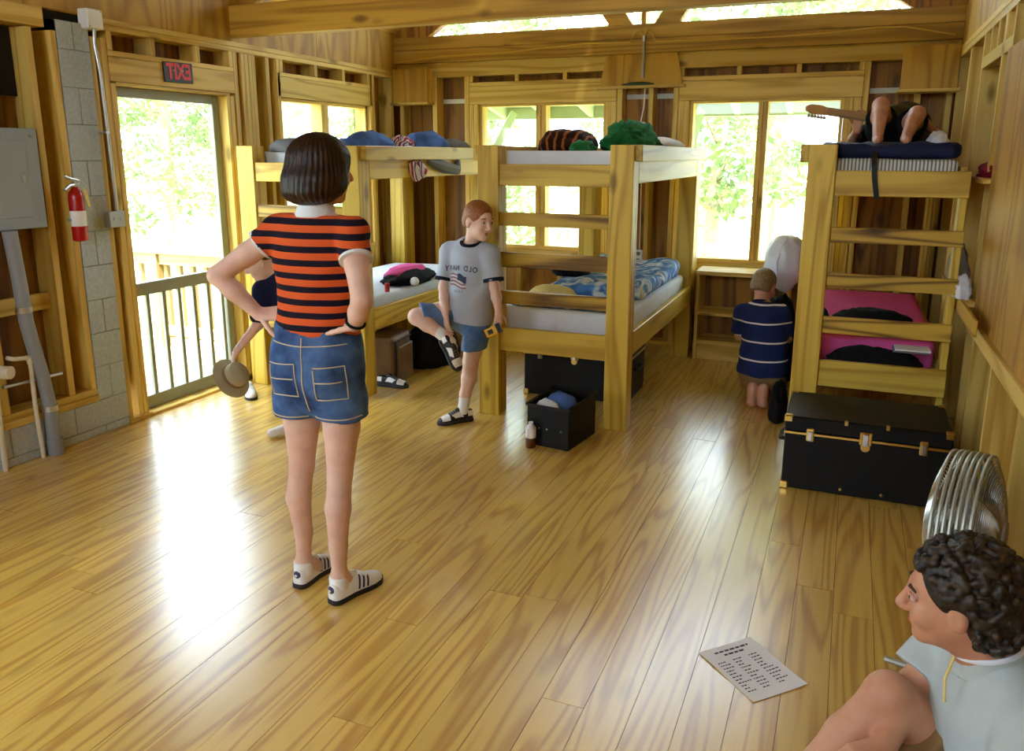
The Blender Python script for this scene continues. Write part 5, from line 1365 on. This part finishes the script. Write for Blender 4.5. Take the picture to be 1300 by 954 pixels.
def tee_patch(nm, x0, x1, z0, z1, mt, wav=.006, off=.003):
    b = B(); f = on_tee(0, 0, off); n = 10; vs = []
    for i in range(n + 1):
        u = i / n; x = x0 + (x1 - x0) * u; dz = wav * math.sin(u * 6) - .012 * u
        vs += [f(x, z0 + dz, 0), f(x, z1 + dz, 0)]
    b.add(vs, [(2 * i, 2 * i + 2, 2 * i + 3, 2 * i + 1) for i in range(n)]); b.done(nm, mt, tee, fix=False)
for i in range(7): tee_patch('flag_stripe', -.072, .045, .878 + i * .0105, .886 + i * .0105, 'printred' if i % 2 == 0 else 'printpale')
tee_patch('flag_canton', -.015, .047, .910, .951, 'printnavy', off=.0042)
# denim shorts: one leg straight, one raised
s = SDF()
s.cone((-2.14, 4.475, 0.66), (-2.14, 4.475, 0.70), .120, .11, sq=F1, f=0.75, k=0.02)
s.cone((-2.078, 4.46, 0.62), (-2.092, 4.425, 0.42), .084, .080, k=0.02, clips=[((-2.09, 4.42, .475), (0.05, .1, -1))])
e = V3(-2.37, 4.295, .695); s.cone((-2.20, 4.45, 0.665), e + (e - V3(-2.2, 4.45, .665)) * .3, .078, .072, k=0.02, clips=[(e, (-.75, -.6, -.15))])
sdf_obj('shorts', s, 0.0055, 'denimlt', p_, post=folds(.002, 4.0))
for a, b_ in (((-2.150, 4.43, .17), (-2.165, 4.425, .07)), (AN + V3(-.06, .008, .03), AN + V3(.02, -.003, -.02))):
    s = SDF(); s.cone(a, b_, .037, .034, k=.01); sdf_obj('sock', s, .005, 'sock', p_)
d_ = unit(V3(-.62, -.75, 0)); shoe(p_, V3(-2.165, 4.425, 0) - d_ * .065, d_, 0.235, mat='shoeblack', style='sport')
toe = unit(V3(.55, -.12, -.75)); shoe(p_, AN + V3(-.03, .0, .0) - toe * .01 + V3(-.01, 0, -.02), toe, 0.22, up=(.75, -.35, .55), mat='shoeblack', style='sport')
# yellow gadget in his hand
gd = tag(empty('toy_radio', (-1.922, 4.332, 0.622)), 'yellow and black handheld toy in the hand of the leaning boy', 'toy')
MAT['yellow'] = plain('yellow_plastic', rgb(226, 178, 28), 0.35)
Mg = Matrix.Rotation(math.radians(-28), 4, 'Y')
B().box(-.055, .045, -.014, .014, -.026, .026, M=Mg).done('toy_body', 'yellow', gd, 0.006, 2)
for x in (-.058, .040): B().box(x, x + .02, -.017, .017, -.03, .03, M=Mg).done('bumper', 'shoeblack', gd, 0.006, 2)
B().box(-.02, .015, -.0165, -.0142, -.014, .014, M=Mg).done('button_pad', 'shoeblack', gd, 0.001)

# ---------------------------------------------------------------- kneeling boy
p_ = person('barefoot boy in navy striped polo kneeling by the low bookcase')
s = SDF(); FK = (0.1, 1, 0)
hk = head(s, (-0.512, 5.775, 0.770), (0.42, 0.85, -0.42), (0.15, 0.42, 0.9), 0.93, neck=V3(-0.52, 5.72, 0.645), nr=0.044)
s.chain([(-0.47, 5.60, 0.27), (-0.475, 5.63, 0.40), (-0.495, 5.68, 0.55), (-0.51, 5.705, 0.62)], [.125, .11, .118, .075], sq=FK, f=0.75, k=0.03)
SL, EL, WL = V3(-0.635, 5.69, 0.595), V3(-0.655, 5.76, 0.41), V3(-0.55, 5.93, 0.42)
SR, ER, WR = V3(-0.385, 5.68, 0.605), V3(-0.335, 5.74, 0.42), V3(-0.36, 5.93, 0.43)
s.cone(SL, SR, .04, .04, k=.05)
s.chain([SL, EL, WL], [.038, .030, .021]).chain([SR, ER, WR], [.038, .030, .021])
hand(s, WL, (.3, 1, 0), (0, 0, 1), .75, thumb=-1); hand(s, WR, (-.2, 1, 0), (0, 0, 1), .75, thumb=1)
for x, kx, fx in ((-.535, -.56, -.512), (-.415, -.39, -.440)):
    s.chain([(x, 5.60, .24), (kx, 5.84, .075)], [.082, .056]).chain([(kx, 5.84, .06), (fx - .0, 5.60, .075), (fx, 5.47, .10)], [.048, .046, .032])
    s.chain([(fx, 5.465, .135), (fx, 5.445, .08), (fx + .004, 5.435, .035)], [.032, .028, .034], sq=(1, 0, 0), f=1.0, k=0.02)
    for i in range(5): s.cone((fx - .026 + i * .013, 5.44, .025), (fx - .026 + i * .013, 5.462, .012), .009, .008, k=.006)
sdf_obj('body', s, 0.0058, 'skintan', p_)
face_parts(hk, 0.93, p_)
s = SDF(); A = hk.axes(); P = lambda f, l, u: hk(f, l, u)
s.ell(P(-0.018, 0, 0.036), (.093, .078, .087), A, k=0.02).ell(P(-0.045, 0, -0.015), (.062, .075, .06), A, k=0.02)
s.ell(P(0.10, 0, -0.01), (.06, .09, .07), A, k=0.015, op='s')
for sd in (-1, 1): s.ell(P(0.0, sd * .088, -0.03), (.03, .03, .042), A, k=0.01, op='s')
sdf_obj('hair', s, 0.0045, 'hairfair', p_, post=strands(hk.o, .0009, 60), clips=[(P(-.02, 0, -0.05), -hk.u)])
s = SDF()
s.chain([(-0.47, 5.595, 0.24), (-0.475, 5.63, 0.40), (-0.495, 5.68, 0.55), (-0.51, 5.705, 0.625)], [.172, .145, .140, .085], sq=FK, f=0.92, k=0.03, clips=[((-.47, 5.6, .205), (0, 0, -1))])
s.cone(SL, SR, .054, .054, k=.05)
for a, b_ in ((SL, EL), (SR, ER)):
    e = a + (b_ - a) * .78; s.cone(a, b_, .058, .06, k=.025, clips=[(e, b_ - a)])
sdf_obj('polo_shirt', s, 0.0058, 'kstripe', p_, post=folds(.004, 5.0), clips=[((-.52, 5.72, .665), (0, .3, 1))])
s = SDF(); s.cone((-.52, 5.715, .64), (-.517, 5.725, .685), .066, .056, k=.01); sdf_obj('collar', s, .005, 'navytee', p_, clips=[((-.52, 5.72, .682), (0, .3, 1)), ((-.52, 5.72, .638), (0, -.3, -1))])
s = SDF(); s.cone((-.47, 5.595, .215), (-.47, 5.60, .29), .148, .14, sq=FK, f=.85, k=.02)
for x, kx in ((-.535, -.56), (-.415, -.39)): s.cone((x, 5.585, .215), (kx, 5.80, .09), .094, .075, k=.03)
sdf_obj('shorts', s, .0058, 'khaki', p_, clips=[((0, 0, .012), (0, 0, -1)), ((0, 5.6, .235), (0, -.35, 1))])

# ---------------------------------------------------------------- person lying on the top right bunk with a guitar
p_ = person('person in black shorts lying knees up on the top right bunk playing guitar')
s = SDF(); zb = 1.705
hr_ = head(s, (0.21, 6.33, 1.83), (0, -0.35, 0.94), (0, 0.95, 0.3), 0.95, neck=V3(.21, 6.2, 1.80), nr=.046)
s.chain([(.195, 5.64, 1.80), (.20, 5.85, 1.795), (.205, 6.05, 1.805), (.208, 6.14, 1.805)], [.125, .118, .13, .08], sq=(0, 0, 1), f=.62, k=.03)
for hx, kx, kz, ky, fx, fy in ((.12, .100, 1.925, 5.25, .095, 4.96), (.27, .288, 1.872, 5.20, .232, 4.92)):
    s.chain([(hx, 5.60, 1.80), (kx, ky, kz)], [.072, .046], k=.012).chain([(kx, ky, kz), (kx * .65 + fx * .35, ky * .65 + fy * .35 + .01, kz * .65 + 1.76 * .35), (fx, fy, 1.74)], [.044, .040, .026], k=.012)
    s.chain([(fx, fy, 1.732), (fx, fy - .09, 1.725)], [.026, .018], k=.012)
EL, WL = V3(-.02, 5.66, 1.755), V3(-.005, 5.63, 1.79)
s.chain([(.07, 6.08, 1.81), (-.03, 5.86, 1.755), (-.015, 5.66, 1.80)], [.042, .036, .024])
s.chain([(.34, 6.08, 1.81), (.44, 5.90, 1.78), (.36, 5.76, 1.86)], [.042, .036, .024])
hand(s, V3(-.015, 5.66, 1.80), (0.1, -.35, 1), (-.3, -1, 0), .9, curl=.7, thumb=1)
hand(s, V3(.36, 5.76, 1.86), (-.9, -.2, -.1), (0, 0, 1), .9, curl=.4, thumb=-1)
sdf_obj('body', s, 0.0062, 'skintan', p_); face_parts(hr_, .95, p_)
s = SDF(); A = hr_.axes(); P = lambda f, l, u: hr_(f, l, u)
s.ell(P(-0.02, 0, 0.036), (.10, .082, .09), A, k=.02); s.ell(P(0.1, 0, -0.01), (.06, .09, .07), A, k=.015, op='s'); sdf_obj('hair', s, .006, 'hairbrown', p_)
s = SDF(); s.cone((.195, 5.62, 1.80), (.198, 5.78, 1.80), .142, .135, sq=(0, 0, 1), f=.65, k=.02)
for hx, kx, kz, ky in ((.12, .100, 1.925, 5.25), (.27, .288, 1.872, 5.20)):
    a, b_ = V3(hx, 5.60, 1.80), V3(kx, ky, kz); e = a + (b_ - a) * .52; s.cone(a, a + (b_ - a) * .9, .090, .080, k=.02, clips=[(e, b_ - a)])
sdf_obj('shorts', s, .006, 'blackshort', p_, clips=[((0, 0, zb), (0, 0, -1))])
s = SDF(); s.chain([(.198, 5.76, 1.797), (.20, 5.85, 1.797), (.205, 6.05, 1.805), (.208, 6.14, 1.805)], [.14, .136, .148, .09], sq=(0, 0, 1), f=.64, k=.03)
s.cone((.07, 6.08, 1.81), (-.01, 5.92, 1.77), .056, .054, k=.02); s.cone((.34, 6.08, 1.81), (.42, 5.95, 1.785), .056, .054, k=.02)
sdf_obj('t_shirt', s, .006, 'blackfab', p_)
gt = tag(empty('guitar', (0, 0, 0)), 'electric guitar with a maple neck held on the top right bunk', 'guitar')
T0 = V3(-.315, 5.45, 1.928); dg_ = unit(V3(.31, .17, -.045)); G = Frame(T0, dg_, (-0.05, -.92, .38))
MAT['maple'] = plain('maple', rgb(214, 166, 108), 0.35); MAT['guitarbody'] = plain('guitar_lacquer', rgb(20, 18, 18), 0.25)
MG = Matrix([[G.f[i], G.l[i], G.u[i], G.o[i]] for i in range(3)] + [[0, 0, 0, 1]])
hs_ = B(); hs_.prism([(0.0, .012), (.03, .030), (.10, .034), (.145, .022), (.145, -.022), (.05, -.030), (.0, -.012)], -.008, .008, 'z'); hs_.v = [tuple(MG @ Vector(v)) for v in hs_.v]; hs = hs_.done('headstock', 'maple', gt, .002)
for i in range(6):
    b = B(); x = .02 + i * .02; c = G(x, -.045, 0); b.tube([Vector(G(x, -.026, 0)), Vector(c)], .0035, 6); b.sphere(Vector(c), .011, 8, 6); b.done('tuning_peg', 'steel', hs)
B().box(.145, .575, -.023, .023, -.012, .010, M=MG).done('neck', 'maple', gt, .006, 2)
B().box(.145, .575, -.021, .021, .0105, .015, M=MG).done('fretboard', 'maple', gt, .001)
gb = SDF(); gb.ell(G(.70, 0, -.005), (.15, .155, .024), G.axes(), k=.03).ell(G(.60, .055, -.005), (.09, .05, .022), G.axes(), k=.03).ell(G(.60, -.06, -.005), (.07, .045, .022), G.axes(), k=.03)
sdf_obj('guitar_body', gb, .006, 'guitarbody', gt)
b = B()
for i in range(6): b.tube([Vector(G(.12, -.016 + i * .0064, .018)), Vector(G(.74, -.024 + i * .0096, .026))], .0009, 4)
b.done('strings', 'steel', gt)
item(lump('white_cloth', (0.40, 5.15, 1.704), (0.05, 0.09, 0.075), 'whitefab', 33, .25), 'white cloth beside the knees of the guitar player', 'cloth')

# ---------------------------------------------------------------- man seated on the floor at the right
p_ = person('curly-haired man in pale grey shirt sitting on the floor by the fan')
s = SDF(); FM = unit(V3(-.92, -.38, 0)); LM = np.cross(V3(0, 0, 1), FM)
hm = head(s, (0.288, 1.905, 0.678), (-.985, .10, -.10), (-.08, 0, 1), 1.02, neck=V3(.365, 1.94, .535), nr=.058)
PEL, CH, NB = V3(.44, 1.975, .12), V3(.415, 1.955, .38), V3(.38, 1.945, .50)
s.chain([PEL, PEL * .5 + CH * .5, CH, NB], [.15, .14, .155, .085], sq=FM, f=.68, k=.03)
SN, SFa = V3(.40, 1.95, .475) - LM * -.17, V3(.40, 1.95, .475) - LM * .17
s.cone(SN, SFa, .05, .05, k=.05)
if SN[1] > SFa[1]: SN, SFa = SFa, SN
EN, WN = V3(.37, 1.68, .22), V3(.20, 1.70, .22)
EF, WF = V3(.24, 2.03, .345), V3(.18, 1.86, .30)
s.chain([SN, EN], [.052, .042]).chain([EN, WN], [.042, .028]).chain([SFa, EF], [.052, .042]).chain([EF, WF], [.042, .028])
hand(s, WN, (-.6, -.1, .2), (0, -.2, 1), 1, curl=.5, thumb=-1); hand(s, WF, (-.6, -.6, .0), (0, 0, 1), 1, curl=.5, thumb=1)
for kn, ft, hp in ((V3(.185, 1.96, .365), V3(-.03, 1.86, .08), V3(.42, 2.05, .13)), (V3(.12, 1.60, .19), V3(-.06, 1.72, .07), V3(.43, 1.86, .12))):
    s.chain([hp, kn], [.09, .056]).chain([kn, kn * .6 + ft * .4, ft], [.054, .05, .034])
sdf_obj('body', s, 0.0048, 'skintan', p_); face_parts(hm, 1.02, p_, lid='skintan')
s = SDF(); A = hm.axes(); P = lambda f, l, u: hm(f, l, u)
s.ell(P(-0.03, 0, 0.045), (.105, .092, .098), A, k=.02).ell(P(-0.065, 0, -0.02), (.07, .085, .075), A, k=.02)
r = np.random.default_rng(3)
for i in range(1100):
    v = r.normal(size=3); v /= np.linalg.norm(v)
    q = np.array((-0.03, 0, .045)) + v * np.array((.113, .099, .105)) if r.random() < .7 else np.array((-.065, 0, -.02)) + v * np.array((.078, .092, .08))
    if q[2] < -.085 or (q[0] > .045 and q[2] < .075) or (q[0] > -.035 and abs(q[1]) > .05 and q[2] < .03): continue
    s.ell(P(*q), (r.uniform(.006, .0125),) * 3, None, k=.003)
s.ell(P(0.115, 0, -0.005), (.072, .10, .078), A, k=.012, op='s')
for sd in (-1, 1): s.ell(P(0.005, sd * .098, -0.03), (.045, .032, .045), A, k=.01, op='s')
sdf_obj('hair', s, .0042, 'haircurl', p_)
s = SDF(); s.chain([PEL, PEL * .5 + CH * .5, CH, NB], [.172, .168, .178, .10], sq=FM, f=.72, k=.03); s.cone(SN, SFa, .068, .068, k=.05)
for a, b_ in ((SN, EN), (SFa, EF)):
    e = a + (b_ - a) * .72; s.cone(a, b_, .075, .075, k=.025, clips=[(e, b_ - a)])
sdf_obj('shirt', s, .0055, 'palegrey', p_, post=folds(.003, 6.0), clips=[((.365, 1.94, .552), (-.25, 0, 1)), ((0, 0, .012), (0, 0, -1))])
s = SDF(); s.cone((.385, 1.945, .515), (.365, 1.94, .575), .088, .078, k=.01); cl_ = sdf_obj('collar', s, .005, 'palegrey', p_, clips=[((.367, 1.94, .566), (-.3, 0, 1)), ((.385, 1.945, .51), (.3, 0, -1))])
fr = Frame((.366, 1.94, .566), (-.3, 0, 1), (0, 1, 0)); b = B(); b.tube([Vector(fr(0, .079 * math.cos(a), .079 * math.sin(a))) for a in np.linspace(0, 2 * PI, 33)], .006, 6, False); b.done('collar_edge', 'whitefab', cl_)
B().tube([Vector((.30, 1.885, .55)), Vector((.285, 1.87, .50)), Vector((.29, 1.87, .44))], .0035, 5).done('neck_cord', 'yellowfab', p_)
s = SDF(); s.cone(PEL, PEL + V3(-.02, 0, .03), .165, .16, sq=FM, f=.8, k=.03)
for kn, hp in ((V3(.185, 1.96, .365), V3(.42, 2.05, .13)), (V3(.12, 1.60, .19), V3(.43, 1.86, .12))):
    e = hp + (kn - hp) * .72; s.cone(hp, kn, .108, .095, k=.03, clips=[(e, kn - hp)])
sdf_obj('shorts', s, .0062, 'khaki', p_, clips=[((0, 0, .01), (0, 0, -1))])
for ft in (V3(-.03, 1.86, 0), V3(-.06, 1.72, 0)): shoe(p_, ft + V3(.055, .045, 0), (-.8, -.6, 0), .275, mat='shoewhite', style='sport')

# ---------------------------------------------------------------- child bending down behind the woman
p_ = person('child in navy shirt bending down beyond the woman, swinging a hat')
s = SDF(); FC_ = unit(V3(-.6, -.4, -.2))
hc = head(s, (-3.135, 3.77, 1.045), (-.75, -.55, -.45), (-.35, -.3, .8), .92, neck=V3(-3.06, 3.84, .965), nr=.042)
PEL, CH = V3(-3.02, 3.93, .63), V3(-3.06, 3.87, .86)
s.chain([PEL, PEL * .5 + CH * .5, CH, V3(-3.065, 3.85, .93)], [.115, .108, .115, .07], sq=(-.8, -.6, 0), f=.72, k=.03)
SL, EL, WL = V3(-3.12, 3.76, .88), V3(-3.12, 3.70, .69), V3(-3.245, 3.645, .53)
SR, ER, WR = V3(-2.98, 3.93, .88), V3(-2.93, 3.98, .68), V3(-2.95, 3.90, .53)
s.cone(SL, SR, .04, .04, k=.05).chain([SL, EL, WL], [.037, .03, .021]).chain([SR, ER, WR], [.037, .03, .021])
hand(s, WL, (-.45, -.1, -.9), (-.5, -.8, .2), .75, curl=.6, thumb=-1); hand(s, WR, (0, 0, -1), (0, -1, 0), .75)
for hx, fx in (((-3.05, 3.88), (-3.01, 3.80)), ((-2.97, 3.99), (-2.88, 4.02))):
    s.chain([(hx[0], hx[1], .60), (hx[0] + .02, hx[1] - .03, .36), (fx[0], fx[1], .08)], [.075, .05, .03])
sdf_obj('body', s, .006, 'skinpale', p_); face_parts(hc, .92, p_)
s = SDF(); A = hc.axes(); P = lambda f, l, u: hc(f, l, u); s.ell(P(-.03, 0, .05), (.092, .08, .08), A, k=.02); s.ell(P(.1, 0, -.01), (.065, .09, .085), A, k=.015, op='s'); sdf_obj('hair', s, .006, 'hairbrown', p_)
s = SDF(); s.chain([PEL + V3(0, 0, .03), PEL * .5 + CH * .5, CH, V3(-3.065, 3.85, .935)], [.142, .135, .135, .08], sq=(-.8, -.6, 0), f=.76, k=.03); s.cone(SL, SR, .054, .054, k=.05)
for a, b_ in ((SL, EL), (SR, ER)): s.cone(a, a + (b_ - a) * .75, .058, .056, k=.025)
sdf_obj('shirt', s, .006, 'navytee', p_)
s = SDF(); s.cone(PEL, PEL + V3(0, 0, .05), .13, .12, sq=(-.8, -.6, 0), f=.8, k=.03)
for hx in ((-3.05, 3.88), (-2.97, 3.99)): s.cone((hx[0], hx[1], .60), (hx[0] + .015, hx[1] - .02, .40), .088, .08, k=.03)
sdf_obj('shorts', s, .006, 'navytrim', p_)
for fx in ((-3.01, 3.80), (-2.88, 4.02)):
    s = SDF(); s.cone((fx[0], fx[1], .16), (fx[0], fx[1], .05), .034, .034, k=.01); s.cone((fx[0], fx[1], .045), (fx[0] - .07, fx[1] - .10, .028), .034, .026, k=.02); sdf_obj('sock', s, .006, 'sock', p_, clips=[((0, 0, .002), (0, 0, -1))])
ht = tag(empty('sun_hat', (-3.27, 3.63, .375), .4), 'tan cloth hat swinging from the bending child hand', 'hat'); ht.rotation_euler = (0.5, 0.9, 0.6)
B().lathe((0, 0, 0), [(.001, .085), (.045, .082), (.07, .06), (.078, .0), (.074, .0), (.066, .055), (.04, .074), (.001, .077)], 28).done('crown', 'tan', ht)
B().lathe((0, 0, 0), [(.075, .004), (.125, -.018), (.125, -.022), (.075, -.001)], 28).done('brim', 'tan', ht)
B().lathe((0, 0, 0), [(.0795, .004), (.0785, .02)], 28).done('hat_band', 'khaki', ht)

# ---- loose shoes
def loose_shoe(heel, d, label, mat='shoewhite'):
    t = tag(empty('sneaker'), label, 'shoe', 'loose shoes on the floor'); shoe(t, heel, d, .24, mat=mat, style='sport', name='upper'); return t
loose_shoe((-3.86, 4.43, 0), (0.5, -.5, 0), 'grey sneaker standing by the post of the left bunk')
loose_shoe((-3.10, 4.93, 0), (0.75, .05, 0), 'black and white sneaker in front of the brown suitcase', 'shoeblack')
